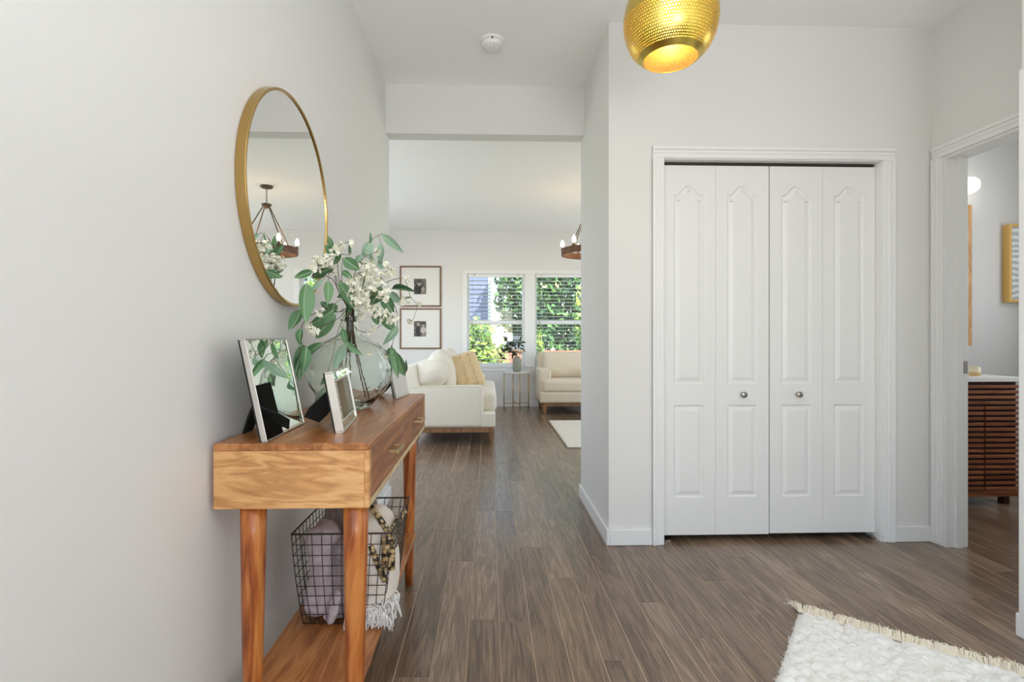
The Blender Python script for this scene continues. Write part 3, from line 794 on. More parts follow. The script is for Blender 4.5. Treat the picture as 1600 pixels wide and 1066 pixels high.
branch('eucalyptus branch hanging over the front of the glass vase',
       [(548, 440, 1.74), (520, 520, 1.655), (500, 620, 1.64), (465, 730, 1.63)],
       [(564, 552, 504, 680, 44, 2, 1.64), (464, 768, 418, 864, 46, 2, 1.63), (456, 550, 370, 625, 38, 1, 1.66), (545, 478, 572, 565, 30, 0, 1.70), (572, 545, 652, 614, 32, 0, 1.66), (480, 700, 440, 760, 26, 1, 1.63)], STEMG)

def flower_mesh(m_, c, s_, seed):
    rnd = random.Random(seed)
    ax = Vector((rnd.uniform(-1, 1), rnd.uniform(-1, .2), rnd.uniform(-.8, .8))).normalized()
    u = ax.orthogonal().normalized(); w_ = ax.cross(u)
    for k_ in range(5):
        a = k_ * 1.2566 + rnd.uniform(-.2, .2)
        d = u * math.cos(a) + w_ * math.sin(a); e = ax.cross(d)
        m_.add([c, c + d * s_ * .55 + e * s_ * .36 + ax * s_ * .25, c + d * s_ + ax * s_ * .35, c + d * s_ * .55 - e * s_ * .36 + ax * s_ * .25], [(0, 1, 2, 3)])
si = 0
def spray(label, stem, clusters, twig=STEM):
    global bi, si
    root = empty('blossom_spray', MOUTH, label, 'flowers', 'white blossom sprays in the glass vase')
    path = smooth_path(in_vase(bi) + [zz(*p) for p in stem]); bi += 1
    n = len(path)
    MB().tube(path, [.0021 - .0014 * i / n for i in range(n)], 6).build('stem', twig, root, smooth=True)
    fl = MB(); tw_ = MB()
    for (cx, cy, rr, cnt) in clusters:
        near = min(path[14:], key=lambda p: (p - zz(cx, cy, p.y)).length)
        for q in range(int(cnt * 1.7)):
            a = random.uniform(0, 6.283); r_ = rr * 1.15 * math.sqrt(random.random()); si += 1
            c = zz(cx + math.cos(a) * r_, cy + math.sin(a) * r_, near.y + random.uniform(-.05, .035))
            flower_mesh(fl, c, random.uniform(.0065, .0115), si)
            fl.lathe([(.0001, -.003), (.003, -.001), (.003, .001), (.0001, .003)], c, 5)
            if q % 2 == 0: tw_.tube([near, near.lerp(c, .6) + Vector((0, 0, .004)), c], .0006, 4, cap=False)
    fl.build('blossoms', PETAL, root, kind='stuff'); tw_.build('twigs', STEMG, root, kind='stuff')
spray('white blossom spray reaching toward the mirror above the broad leaf', [(530, 300, 1.80), (490, 180, 1.76), (405, 180, 1.70)], [(430, 165, 34, 22), (400, 190, 18, 8), (470, 150, 25, 12), (505, 200, 22, 10)])
spray('topmost white blossom spray in the middle of the bouquet', [(545, 300, 1.80), (525, 170, 1.78), (535, 75, 1.78), (560, 62, 1.78)], [(540, 80, 22, 10), (515, 110, 24, 10), (600, 65, 14, 3)])
spray('white blossom spray rising toward the tall pale eucalyptus', [(590, 300, 1.82), (620, 180, 1.85), (660, 130, 1.86), (720, 105, 1.86)], [(640, 230, 34, 22), (660, 180, 28, 14), (722, 104, 12, 5), (700, 170, 22, 9)])
spray('white blossom spray leaning toward the upper framed picture', [(600, 340, 1.80), (680, 260, 1.80), (740, 215, 1.80), (800, 185, 1.80)], [(690, 225, 32, 18), (740, 240, 28, 14), (790, 200, 20, 10), (760, 175, 15, 6)])
spray('dense white blossom spray low at the edge of the bouquet nearest the sofa', [(600, 370, 1.77), (660, 350, 1.75), (740, 390, 1.75), (795, 425, 1.75)], [(640, 360, 34, 18), (715, 400, 26, 12), (760, 420, 30, 16), (800, 430, 22, 12), (680, 380, 26, 10)])
spray('long thin blossom twig curving across the framed pictures', [(640, 370, 1.84), (740, 270, 1.86), (830, 235, 1.86), (862, 260, 1.86), (880, 320, 1.86), (912, 365, 1.86), (905, 410, 1.86), (882, 460, 1.86)], [(865, 240, 12, 5), (850, 350, 24, 7), (920, 365, 12, 4), (885, 448, 14, 6), (830, 350, 14, 5)], STEMG)
spray('short blossom twig bending low over the shoulder of the vase', [(590, 430, 1.78), (620, 485, 1.74), (680, 498, 1.73), (745, 460, 1.73)], [(690, 492, 16, 6), (640, 430, 22, 8), (700, 470, 12, 3)])
spray('short blossom twig low between the drooping leaves', [(530, 430, 1.76), (460, 465, 1.68), (390, 485, 1.64)], [(400, 490, 26, 11), (385, 470, 14, 5), (440, 400, 14, 4)])
spray('densest white blossom spray in the heart of the bouquet', [(575, 350, 1.78), (610, 300, 1.76), (655, 300, 1.75)], [(600, 300, 34, 18), (645, 310, 34, 20), (620, 350, 28, 12), (685, 275, 30, 16), (580, 250, 22, 8), (660, 200, 24, 8), (750, 310, 26, 12), (765, 335, 14, 6)])

# ------------------------------------------------------------------ wire basket with throws
BX0, BX1, BY0, BY1, BZ0, BZ1 = -.568, -.281, 1.475, 1.80, SZ + .004, .522
bk = empty('wire_basket', ((BX0 + BX1) / 2, (BY0 + BY1) / 2, SZ), 'dark wire basket of folded throws on the console shelf', 'basket')
IN = .018
def bp(u, v, t):   # basket tapers a little to its floor
    q = 1 - t
    y0 = BY0 + .045 * q * q; y1 = BY1 - IN * q; x0 = BX0 + IN * q; x1 = BX1 - .034 * q
    return Vector((x0 + (x1 - x0) * u, y0 + (y1 - y0) * v, BZ0 + (BZ1 - BZ0) * t))
WR = .0013
def grid_side(fn, nu, nv):
    m_ = MB()
    for i in range(nu + 1): m_.tube([fn(i / nu, t / 4) for t in range(5)], WR, 5)
    for j in range(nv): m_.tube([fn(u / 4, j / nv) for u in range(5)], WR, 5)
    return m_
nV = 9
grid_side(lambda u, t: bp(u, 0, t), 10, nV).build('side_grid', IRON, bk)
grid_side(lambda u, t: bp(u, 1, t), 10, nV).build('side_grid', IRON, bk)
grid_side(lambda u, t: bp(0, u, t), 11, nV).build('side_grid', IRON, bk)
grid_side(lambda u, t: bp(1, u, t), 11, nV).build('side_grid', IRON, bk)
m_ = MB()
for i in range(9): m_.tube([bp(i / 8, 0, 0), bp(i / 8, 1, 0)], WR, 5)
m_.build('base_grid', IRON, bk)
MB().tube([bp(0, 0, 1), bp(1, 0, 1), bp(1, 1, 1), bp(0, 1, 1), bp(0, 0, 1)], .0028, 8).build('rim', IRON, bk)
MAUVE = plain('mauve_throw', srgb(190, 176, 182), .92, var=.13, vscale=45, bump=1.0, bscale=48, bdist=.008, sheen=.3)
MAUVE2 = plain('mauve_throw_stripe', srgb(150, 136, 140), .92, var=.22, vscale=55, bump=1.0, bscale=60, bdist=.008, sheen=.3)
TAUPE = plain('taupe_throw', srgb(112, 96, 88), .95, var=.25, vscale=60, bump=.8, bscale=220, sheen=.4)
CREAM = plain('cream_cushion', srgb(226, 216, 205), .92, var=.04, vscale=40, bump=.4, bscale=260, sheen=.2)
WTHR = plain('white_throw', srgb(234, 231, 228), .92, var=.06, vscale=60, bump=.5, bscale=200, sheen=.3)
def fold(amp, f):
    def g(q):
        s_ = math.sin(q.x * f + 3 * noise.noise(q * 7)) * math.exp(-((q.y + .1) * 3) ** 2)
        return q + Vector((0, -amp * s_ - amp * .7 * math.sin(q.z * 30 + q.x * 25), amp * .5 * math.sin(q.x * f * .7)))
    return g
th1 = empty('folded_throw', (-.495, 1.60, BZ0), 'mauve crinkled throw folded upright in the wire basket', 'blanket')
rbox('folded_body', MAUVE, th1, (-.506, 1.615, .383), (.096, .19, .27), .042, m=26, nz=(.011, 15), wr=fold(.0035, 130))
rbox('outer_fold', MAUVE2, th1, (-.434, 1.60, .365), (.056, .17, .235), .026, m=26, nz=(.011, 22), seed=4, wr=fold(.0045, 210))
MB().add(*rmesh((.030, .07, .085), .013, m=10, nz=(.016, 26), seed=2), Matrix.Translation((-.462, 1.535, .279)) @ eul(-18, 22, 10).to_4x4()).build('loose_corner', MAUVE, th1, smooth=True)
th2 = empty('fuzzy_throw', (-.48, 1.70, BZ0), 'dark taupe fuzzy throw at the back of the wire basket', 'blanket')
rbox('body', TAUPE, th2, (-.455, 1.695, .43), (.15, .19, .33), .055, m=16, nz=(.01, 22))
ft = MB()
for i in range(1500):
    a = Vector((random.uniform(-.52, -.395), random.uniform(1.62, 1.77), .585))
    b = a + Vector((random.uniform(-.014, .014), random.uniform(-.014, .014), random.uniform(.004, .014)))
    ft.add([a, a + Vector((.0012, 0, 0)), b], [(0, 1, 2)])
ft.build('fuzz', TAUPE, th2, kind='stuff')
cu = empty('cream_cushion', (-.35, 1.58, BZ0), 'cream cushion with a leopard-like sequin band, in the wire basket behind the leg', 'cushion')
cR = eul(0, -6, 0)
rbox('cushion_body', CREAM, cu, (-.352, 1.60, .405), (.105, .19, .27), .042, rot=cR, m=14, nz=(.005, 14), bulge=(.01, .01, .01))
def leopard():
    m, t, p = new('sequin_band'); L = t.links
    tc = node(t, 'ShaderNodeTexCoord'); v = node(t, 'ShaderNodeTexVoronoi'); v.inputs['Scale'].default_value = 75
    L.new(tc.outputs['Object'], v.inputs['Vector'])
    r = node(t, 'ShaderNodeValToRGB'); e = r.color_ramp.elements
    e[0].position = .36; e[0].color = rgba(srgb(206, 180, 132)); e[1].position = .66; e[1].color = rgba(srgb(44, 36, 26))
    L.new(v.outputs['Distance'], r.inputs[0]); L.new(r.outputs[0], p.inputs['Base Color']); p.inputs['Roughness'].default_value = .35; p.inputs['Metallic'].default_value = .3
    b = node(t, 'ShaderNodeBump'); b.inputs['Strength'].default_value = .6; b.inputs['Distance'].default_value = .003
    L.new(v.outputs['Distance'], b.inputs['Height']); L.new(b.outputs[0], p.inputs['Normal'])
    return m
LEO = leopard()
def band(pts, w_, nm, par):
    m_ = MB(); v = []; f = []; path = smooth_path(pts, 8)
    for i, p in enumerate(path):
        d = (path[min(i + 1, len(path) - 1)] - path[max(i - 1, 0)]).normalized(); s_ = d.cross(Vector((0, 1, 0))).normalized()
        for (a, b) in ((-1, .0), (-.5, -.005), (.5, -.005), (1, .0)): v.append(p + s_ * w_ * a + Vector((0, b, 0)))
    for i in range(len(path) - 1):
        for j in range(3): f.append((i * 4 + j, i * 4 + j + 1, i * 4 + j + 5, i * 4 + j + 4))
    o = m_.add(v, f).build(nm, LEO, par, smooth=True)
    sm = o.modifiers.new('thick', 'SOLIDIFY'); sm.thickness = .004; sm.offset = 0
yf = 1.492
yf = 1.50
band([at(578, 790, yf + .03), at(594, 812, yf + .005), at(610, 836, yf)], .0085, 'sequin_band', cu)
band([at(634, 797, 1.70), at(622, 812, 1.64), at(606, 840, yf + .01)], .009, 'sequin_band', cu)
band([at(606, 838, yf), at(607, 862, yf - .004), at(607, 890, yf)], .019, 'sequin_panel', cu)
band([at(579, 852, yf), at(590, 880, yf - .004), at(602, 908, yf)], .008, 'sequin_band', cu)
wt = empty('white_throw', (-.34, 1.60, BZ0), 'white fringed throw spilling out of the wire basket over the shelf edge', 'blanket')
rbox('body', WTHR, wt, (-.36, 1.60, .288), (.115, .19, .085), .035, m=14, nz=(.012, 22))
fr = MB()
for i in range(170):
    a = Vector((random.uniform(-.345, -.285), random.uniform(1.50, 1.58), random.uniform(.262, .315)))
    b = a + Vector((random.uniform(.0, .028), random.uniform(-.03, .0), random.uniform(-.04, -.01)))
    b.z = max(b.z, .20 if b.x > -.295 else SZ + .004)
    fr.tube([a, a.lerp(b, .5) + Vector((.006, 0, .006)), b], [.0028, .0024, .0012], 5)
for i in range(120):
    a = Vector((random.uniform(-.42, -.30), random.uniform(1.497, 1.506), random.uniform(.256, .29)))
    b = a + Vector((random.uniform(-.01, .014), random.uniform(-.02, -.004), -.03)); b.z = max(b.z, SZ + .003)
    fr.tube([a, b], [.0026, .0014], 5)
fr.build('fringe', WTHR, wt, smooth=True, kind='stuff')

# ------------------------------------------------------------------ pendant lamp over the entry
PC = at(1047.5, 93, 1.775)
pe = empty('pendant_lamp', (PC.x, PC.y, PC.z), 'pierced brass pendant lamp glowing yellow above the entry', 'lamp')
pp = [(.093, 0), (.117, .018), (.138, .044), (.153, .078), (.161, .115), (.1625, .150), (.157, .185), (.146, .22), (.127, .255), (.100, .287), (.070, .310), (.045, .322)]
def prof_at(u):
    q = u * (len(pp) - 1); i = min(int(q), len(pp) - 2); t = q - i
    a = Vector(pp[max(i - 1, 0)]); b = Vector(pp[i]); c = Vector(pp[i + 1]); d = Vector(pp[min(i + 2, len(pp) - 1)])
    return .5 * ((2 * b) + (-a + c) * t + (2 * a - 5 * b + 4 * c - d) * t * t + (-a + 3 * b - 3 * c + d) * t ** 3)
m_ = MB(); NU, NR = 100, 16; u0, u1 = .045, .42
def sp(k, row):
    u = u0 + (u1 - u0) * row / NR; r_, z_ = prof_at(u); a = 2 * math.pi * (k + row * .5) / NU
    return Vector((PC.x + r_ * math.cos(a), PC.y + r_ * math.sin(a), PC.z + z_))
v = []; f = []; ids = {}
for row in range(NR + 1):
    for k in range(NU): ids[(k, row)] = len(v); v.append(sp(k, row))
for row in range(NR):
    solid = row in (0,)
    for k in range(NU):
        c4 = [ids[(k, row)], ids[((k + 1) % NU, row)], ids[((k + 1) % NU, row + 1)], ids[(k, row + 1)]]
        if solid: f.append(tuple(c4)); continue
        hole = []
        rad = .24 if (k * 7 + row * 3) % 5 else .19
        for i in range(8):
            a = R(-135 + 45 * i)
            hole.append(len(v)); v.append(sp(k + .5 + rad * math.cos(a), row + .5 + rad * math.sin(a) - 0) if False else sp(k + .5 + rad * math.cos(a), row + .5 + rad * math.sin(a)))
        # sp() shears with the row, so the hole stays centred in its sheared cell
        for i in range(4):
            f.append((c4[i], c4[(i + 1) % 4], hole[(2 * i + 2) % 8], hole[2 * i + 1], hole[2 * i]))
m_.add(v, f); m_.build('pierced_shade', PENB, pe, smooth=True)
MB().lathe([tuple(prof_at(u1 + (1 - u1) * i / 14)) for i in range(15)] + [(.02, .324), (.018, .34), (.0, .342)], PC, 84).build('shade_cap', PENB, pe, smooth=True)
MB().lathe([(.0925, .001), (.0922, -.0006), (.0932, -.001), (.0945, .0005), (prof_at(u0)[0] + .0003, prof_at(u0)[1])], PC, 84).build('rim', PENB, pe, smooth=True)
MB().tube([PC + Vector((0, 0, .33)), (PC.x, PC.y, H - .02)], .003, 8).build('cord', IRON, pe)
MB().lathe([(.0, -.03), (.03, -.03), (.06, -.02), (.062, 0)], (PC.x, PC.y, H), 32).build('canopy', PENB, pe, smooth=True)
MB().lathe([(.0001, .262), (.018, .262), (.018, .31), (.0001, .31)], PC, 16).build('socket', BLACK, pe)
BULB = plain('warm_bulb', (1, .9, .7), .3, emit=(1, .80, .45), es=14)
MB().lathe([(.0001, .18), (.014, .184), (.026, .197), (.030, .212), (.026, .232), (.016, .252), (.014, .265)], PC, 20).build('bulb', BULB, pe, smooth=True)
lp = lamp('pendant_bulb_light', 'POINT', (PC.x, PC.y, PC.z + .15), 2.8, (1, .88, .55), shadow_soft_size=.02)

# ------------------------------------------------------------------ smoke detector
SD = at(769, 64, 2.80)
sdt = empty('smoke_detector', (SD.x, 2.815, H), 'round white smoke detector on the passage ceiling', 'smoke detector')
c_ = (SD.x, 2.815, H)
MB().lathe([(.068, 0), (.068, -.010), (.060, -.014), (.056, -.0145)], c_, 48).build('mounting_ring', TRIM, sdt, smooth=True)
MB().lathe([(.056, -.0135), (.0565, -.022), (.052, -.036), (.040, -.044), (.018, -.047), (.0001, -.0475)], c_, 48).build('cover', TRIM, sdt, smooth=True)
for i in range(14):
    a = i * .4488
    M = Matrix.Translation((c_[0], c_[1], H - .0395)) @ Matrix.Rotation(a, 4, 'Z')
    MB().box(.045, .0505, -.0025, .0025, -.0025, .002, M).build('vent_slot', plain('vent_dark', (.5, .5, .5), .8) if i == 0 else bpy.data.materials['vent_dark'], sdt)
bx('test_button', plain('status_dark', (.05, .05, .05), .5), sdt, c_[0] - .004, c_[0] + .004, c_[1] - .066, c_[1] - .055, H - .019, H - .0135)

# ------------------------------------------------------------------ chandelier in the far room
HC = Vector((1.135, 5.607, 0))
ch = empty('ring_chandelier', (HC.x, HC.y, H), 'round wooden ring chandelier with warm candle bulbs in the far room', 'chandelier')
MB().lathe([(.0001, -.022), (.055, -.022), (.065, -.012), (.066, 0)], (HC.x, HC.y, H), 32).build('canopy', BRONZE, ch, smooth=True)
m_ = MB()
for i in range(6):
    z_ = H - .022 - i * .026; M = Matrix.Translation((HC.x, HC.y, z_ - .016)) @ Matrix.Rotation(R(90 * (i % 2)), 4, 'Z')
    pts = [(M @ Vector((.008 * math.cos(a), 0, .018 * math.sin(a)))) for a in [2 * math.pi * q / 10 for q in range(11)]]
    m_.tube(pts, .0022, 5)
m_.build('chain', BRONZE, ch)
HZ = H - .20
MB().lathe([(.0001, .012), (.03, .010), (.055, 0), (.05, -.012), (.02, -.03), (.012, -.045), (.0001, -.05)], (HC.x, HC.y, HZ), 24).build('hub', BRONZE, ch, smooth=True)
RZ, RR = 2.035, .30
RINGW = wood('chandelier_wood', [(.1, srgb(70, 42, 24)), (.9, srgb(124, 80, 48))], (8, 8, 14), rough=.5)
MB().lathe([(RR, -.035), (RR + .022, -.035), (RR + .022, .035), (RR, .035), (RR, -.035)], (HC.x, HC.y, RZ), 64).build('ring', RINGW, ch)
for i in range(4):
    a = R(35 + 90 * i); e = Vector((math.cos(a), math.sin(a), 0))
    MB().tube([HC + e * .03 + Vector((0, 0, HZ - .01)), HC + e * (RR + .005) + Vector((0, 0, RZ + .02))], .006, 8).build('rod', BRONZE, ch)
for i in range(6):
    a = R(165 + 60 * i); p = HC + Vector((math.cos(a), math.sin(a), 0)) * (RR + .011)
    MB().lathe([(.0001, 0), (.02, 0), (.02, .006), (.012, .008), (.012, .03), (.0001, .03)], (p.x, p.y, RZ + .035), 16).build('socket', BRONZE, ch)
    MB().lathe([(.009, .028), (.019, .048), (.022, .066), (.017, .088), (.007, .108), (.0001, .114)], (p.x, p.y, RZ + .035), 16).build('bulb', BULB, ch, smooth=True)
lamp('chandelier_light', 'POINT', (HC.x, HC.y, RZ + .06), 2.5, (1, .68, .32), shadow_soft_size=.05)

# ------------------------------------------------------------------ sofa
SX0, SX1, SY0, SY1 = -.815, .075, 5.11, 7.02
so = empty('sofa', ((SX0 + SX1) / 2, (SY0 + SY1) / 2, 0), 'cream linen sofa with wooden base, back turned to the framed pictures side', 'sofa')
so['label'] = 'cream linen sofa on a wooden base near the framed photographs'
bx('base_rail', SOFAW, so, SX0 + .05, SX1 - .02, SY0 + .03, SY1 - .03, .118, .172, .004)
for (lx, ly, dx, dy) in ((SX1 - .05, SY0 + .06, 1, -1), (SX1 - .05, SY1 - .06, 1, 1), (SX0 + .09, SY0 + .06, -1, -1), (SX0 + .09, SY1 - .06, -1, 1)):
    v = [(lx + a * .028, ly + b * .028, .125) for (a, b) in ((-1, -1), (1, -1), (1, 1), (-1, 1))] + [(lx + dx * .012 + a * .016, ly + b * .016, 0) for (a, b) in ((-1, -1), (1, -1), (1, 1), (-1, 1))]
    MB().add(v, [(0, 1, 2, 3), (7, 6, 5, 4), (0, 4, 5, 1), (1, 5, 6, 2), (2, 6, 7, 3), (3, 7, 4, 0)]).build('leg', SOFAW, so, bevel=.003)
rbox('base', FABRIC, so, ((SX0 + SX1) / 2, (SY0 + SY1) / 2, .245), (SX1 - SX0 - .01, SY1 - SY0 - .02, .146), .018)
for yy in (SY0 + .075, SY1 - .075):
    o = rbox('arm', FABRIC, so, ((SX0 + .03 - .085) / 2, yy, .385), (.765, .15, .42), .03, m=6)
    pts = [(SX0 + .04, yy - .077, .588), (-.11, yy - .077, .588), (-.088, yy - .077, .566), (-.086, yy - .077, .19)]
    MB().tube(smooth_path(pts, 5), .004, 6).build('piping', FABRIC, o, smooth=True)
rbox('backrest', FABRIC, so, (SX0 + .055, (SY0 + SY1) / 2, .535), (.15, SY1 - SY0 - .002, .54), .03, rot=eul(0, -9, 0), m=6)
for i in range(2):
    yc = SY0 + .155 + (SY1 - SY0 - .31) * (i + .5) / 2
    rbox('seat_cushion', FABRIC, so, (-.245, yc, .405), (.66, (SY1 - SY0 - .32) / 2, .185), .05, m=8, bulge=(0, 0, .03))
    rbox('back_cushion', FABRIC, so, (-.50, yc, .705), (.21, (SY1 - SY0 - .36) / 2, .44), .08, rot=eul(0, -14, 0), m=8, bulge=(.05, .0, .03), nz=(.008, 6))
ac = rbox('bolster_cushion', FABRIC, None, at(674, 584, 5.24), (.33, .19, .25), .09, rot=eul(0, -8, -6), m=10, bulge=(.02, .04, .015), nz=(.01, 9))
tag(ac, 'plump cream cushion propped on the near arm of the sofa', 'cushion')
KNIT = plain('knit_wool', srgb(216, 190, 148), .95, var=.15, vscale=120, bump=.9, bscale=160, sheen=.3)
kc = at(722, 583, 5.62)
kn = empty('knit_pillow', kc, 'tan cable-knit pillow leaning on the back cushion of the sofa', 'pillow')
kR = eul(-14, -16, 22)
rbox('pillow_body', KNIT, kn, kc, (.44, .15, .42), .065, rot=kR, m=12, bulge=(0, .05, 0))
KE = plain('knit_edge', srgb(236, 226, 206), .95, bump=.6, bscale=160)
for q in (-.10, .0, .10):
    for ph in (0, math.pi):
        pts = []
        for i in range(25):
            z_ = -.19 + .38 * i / 24
            bul = .050 * (1 - (q / .2) ** 2) * (1 - (z_ / .22) ** 2)
            pts.append(kc + kR @ Vector((q + .016 * math.sin(z_ * 50 + ph), -.076 - bul - .004 * math.cos(z_ * 50 + ph), z_)))
        MB().tube(pts, .010, 6).build('cable', KNIT, kn, smooth=True)
MB().tube([kc + kR @ Vector((.2, 0, -.2)), kc + kR @ Vector((.203, 0, 0)), kc + kR @ Vector((.2, 0, .2))], .012, 8).build('edge_piping', KE, kn, smooth=True)

# ------------------------------------------------------------------ armchair by the window
AX0, AX1, AY0, AY1 = .715, 1.60, 7.04, 7.80
ar = empty('armchair', ((AX0 + AX1) / 2, (AY0 + AY1) / 2, 0), 'oatmeal linen armchair on wooden legs under the far window', 'chair')
bx('base_rail', SOFAW, ar, AX0 + .04, AX1 - .04, AY0 + .03, AY1 - .04, .115, .168, .004)
for (lx, ly, dx, dy) in ((AX0 + .075, AY0 + .06, -1, -1), (AX1 - .075, AY0 + .06, 1, -1), (AX0 + .075, AY1 - .09, -1, 1), (AX1 - .075, AY1 - .09, 1, 1)):
    v = [(lx + a * .034, ly + b * .03, .165) for (a, b) in ((-1, -1), (1, -1), (1, 1), (-1, 1))] + [(lx + a * .018, ly + dy * .01 + b * .016, 0) for (a, b) in ((-1, -1), (1, -1), (1, 1), (-1, 1))]
    MB().add(v, [(0, 1, 2, 3), (7, 6, 5, 4), (0, 4, 5, 1), (1, 5, 6, 2), (2, 6, 7, 3), (3, 7, 4, 0)]).build('leg', SOFAW, ar, bevel=.003)
rbox('base', FABRIC2, ar, ((AX0 + AX1) / 2, (AY0 + AY1) / 2, .24), (AX1 - AX0 - .012, AY1 - AY0, .15), .018)
for xx in (AX0 + .085, AX1 - .085):
    rbox('arm', FABRIC2, ar, (xx, (AY0 + AY1) / 2 + .03, .41), (.17, .68, .44), .03, m=6)
rbox('backrest', FABRIC2, ar, ((AX0 + AX1) / 2, AY1 - .10, .56), (AX1 - AX0 - .06, .15, .58), .04, rot=eul(-6, 0, 0), m=6)
rbox('back_cushion', FABRIC2, ar, ((AX0 + AX1) / 2, AY1 - .235, .66), (AX1 - AX0 - .22, .17, .40), .055, rot=eul(-8, 0, 0), m=8, bulge=(0, .03, .0), nz=(.005, 7))
rbox('seat_cushion', FABRIC2, ar, ((AX0 + AX1) / 2, AY0 + .27, .397), (AX1 - AX0 - .09, .55, .165), .04, m=8, bulge=(0, 0, .015))
bpy.data.objects.remove(ar.children[-1]) if False else None

# ------------------------------------------------------------------ side table with vase
STC = Vector((.418, 7.575, 0))
stb = empty('side_table', STC, 'slim round side table with brass legs between the sofa and armchair', 'table')
MB().lathe([(.0001, .552), (.195, .552), (.20, .556), (.20, .566), (.196, .568), (.0001, .566)], STC, 48).build('table_top', plain('white_stone', (.80, .79, .76), .3), stb)
for i in range(4):
    a = R(-78 + 90 * i); p = STC + Vector((math.cos(a), math.sin(a), 0)) * .19
    MB().tube([(p.x, p.y, 0), (p.x, p.y, .553)], .007, 8).build('leg', GOLD, stb, smooth=True)
for i in range(2):
    a = R(-78 + 90 * i); e = Vector((math.cos(a), math.sin(a), 0)) * .19
    MB().tube([STC + e + Vector((0, 0, .10)), STC - e + Vector((0, 0, .10))], .006, 8).build('stretcher', GOLD, stb)
VV = Vector((.425, 7.55, .5665))
tv = empty('ribbed_vase', VV, 'small grey-green ribbed vase on the side table', 'vase')
MB().lathe([(.0001, 0), (.045, 0), (.052, .008), (.062, .03), (.064, .09), (.064, .15), (.060, .19), (.045, .215), (.036, .222), (.036, .232), (.031, .232), (.031, .2), (.0001, .19)], VV, 72,
           fn=lambda a, z: 1 + (.022 * math.cos(a * 24) if .01 < z < .2 else 0)).build('vase_body', plain('sage_ceramic', srgb(142, 142, 126), .45), tv, smooth=True)
DKL = plain('dark_leaf', srgb(62, 66, 48), .7, var=.3)
dl = leaf_mesh('dark_leaf', .8, .4); dl.materials.append(DKL)
pl_ = leaf_mesh('pale_petal', .8, .8); pl_.materials.append(plain('pale_petal', srgb(232, 210, 184), .8))
top = VV + Vector((0, 0, .22))
for si2, (label, pts, nleaf) in enumerate([
        ('dark leafy sprig drooping low out of the ribbed vase', [(-.10, -.03, .10), (-.19, -.04, .06), (-.27, -.05, -.06)], 14),
        ('dark leafy sprig spreading above the ribbed vase toward the sofa', [(-.07, -.02, .13), (-.13, -.02, .19), (-.17, -.02, .26)], 14),
        ('dark upright sprig on the armchair side of the ribbed vase', [(.02, 0, .10), (.05, 0, .19), (.045, 0, .27)], 12)]):
    root = empty('dry_sprig', top, label, 'sprig', 'dark sprigs in the ribbed vase')
    path = smooth_path([top + Vector((0, 0, -.15)), top] + [top + Vector(p) for p in pts], 5)
    MB().tube(path, .0022, 5).build('stem', STEM, root)
    for q in range(nleaf):
        b = path[6 + int((len(path) - 8) * q / nleaf)]; d = Vector((random.uniform(-1, 1), random.uniform(-.5, .3), random.uniform(-.5, 1))).normalized()
        sd = d.orthogonal().normalized(); Lf = random.uniform(.075, .115)
        M = Matrix((d * Lf, sd * .042, d.cross(sd) * Lf)).transposed().to_4x4(); M.translation = b - top
        o = bpy.data.objects.new('leaf', dl); C.objects.link(o); o.parent = root; o.matrix_local = M
for q, (dx, dz) in enumerate(((-.02, .07), (.035, .06))):
    root = empty('pale_bloom', top + Vector((dx, -.03, dz)), ['pale peach bloom in the middle of the ribbed vase', 'pale peach bloom on the armchair side of the ribbed vase'][q], 'flower', 'pale blooms in the ribbed vase')
    MB().tube([top + Vector((0, 0, -.12)), top + Vector((dx * .5, -.01, .0)), top + Vector((dx, -.03, dz))], .002, 5).build('stem', STEMG, root)
    for k_ in range(12):
        a = k_ * .9; d = Vector((math.cos(a), math.sin(a) * .6 - .3, .3 + .5 * (k_ % 3) / 2)).normalized(); sd = d.orthogonal().normalized()
        M = Matrix((d * .075, sd * .045, d.cross(sd) * .075)).transposed().to_4x4()
        o = bpy.data.objects.new('petal', pl_); C.objects.link(o); o.parent = root; o.matrix_local = M

# ------------------------------------------------------------------ framed pictures on the far wall
def print_mat(name, blobs):
    m, t, p = new(name); L = t.links
    tc = node(t, 'ShaderNodeTexCoord'); n = node(t, 'ShaderNodeTexNoise'); n.inputs['Scale'].default_value = 26; n.inputs['Detail'].default_value = 3
    L.new(tc.outputs['Object'], n.inputs['Vector'])
    r = node(t, 'ShaderNodeValToRGB'); r.color_ramp.elements[0].position = .35; r.color_ramp.elements[0].color = rgba(srgb(52, 44, 40)); r.color_ramp.elements[1].position = .7; r.color_ramp.elements[1].color = rgba(srgb(122, 112, 104))
    L.new(n.outputs['Fac'], r.inputs[0]); cur = r.outputs[0]
    for (cx, cz, rx, rz, g) in blobs:
        mp = node(t, 'ShaderNodeMapping'); mp.vector_type = 'POINT'
        mp.inputs['Location'].default_value = (-cx / rx, 0, -cz / rz); mp.inputs['Scale'].default_value = (1 / rx, 0, 1 / rz)
        L.new(tc.outputs['Object'], mp.inputs['Vector'])
        ln = node(t, 'ShaderNodeVectorMath', operation='LENGTH'); L.new(mp.outputs[0], ln.inputs[0])
        lt = node(t, 'ShaderNodeMath', operation='LESS_THAN'); lt.inputs[1].default_value = 1; L.new(ln.outputs['Value'], lt.inputs[0])
        mx = node(t, 'ShaderNodeMix', data_type='RGBA'); L.new(lt.outputs[0], mx.inputs[0]); L.new(cur, mx.inputs[6]); mx.inputs[7].default_value = rgba(srgb(g, g * .96, g * .92)); cur = mx.outputs[2]
    L.new(cur, p.inputs['Base Color']); p.inputs['Roughness'].default_value = .5
    return m
FX0, FX1 = at(625, 500, YB).x, at(689.5, 500, YB).x
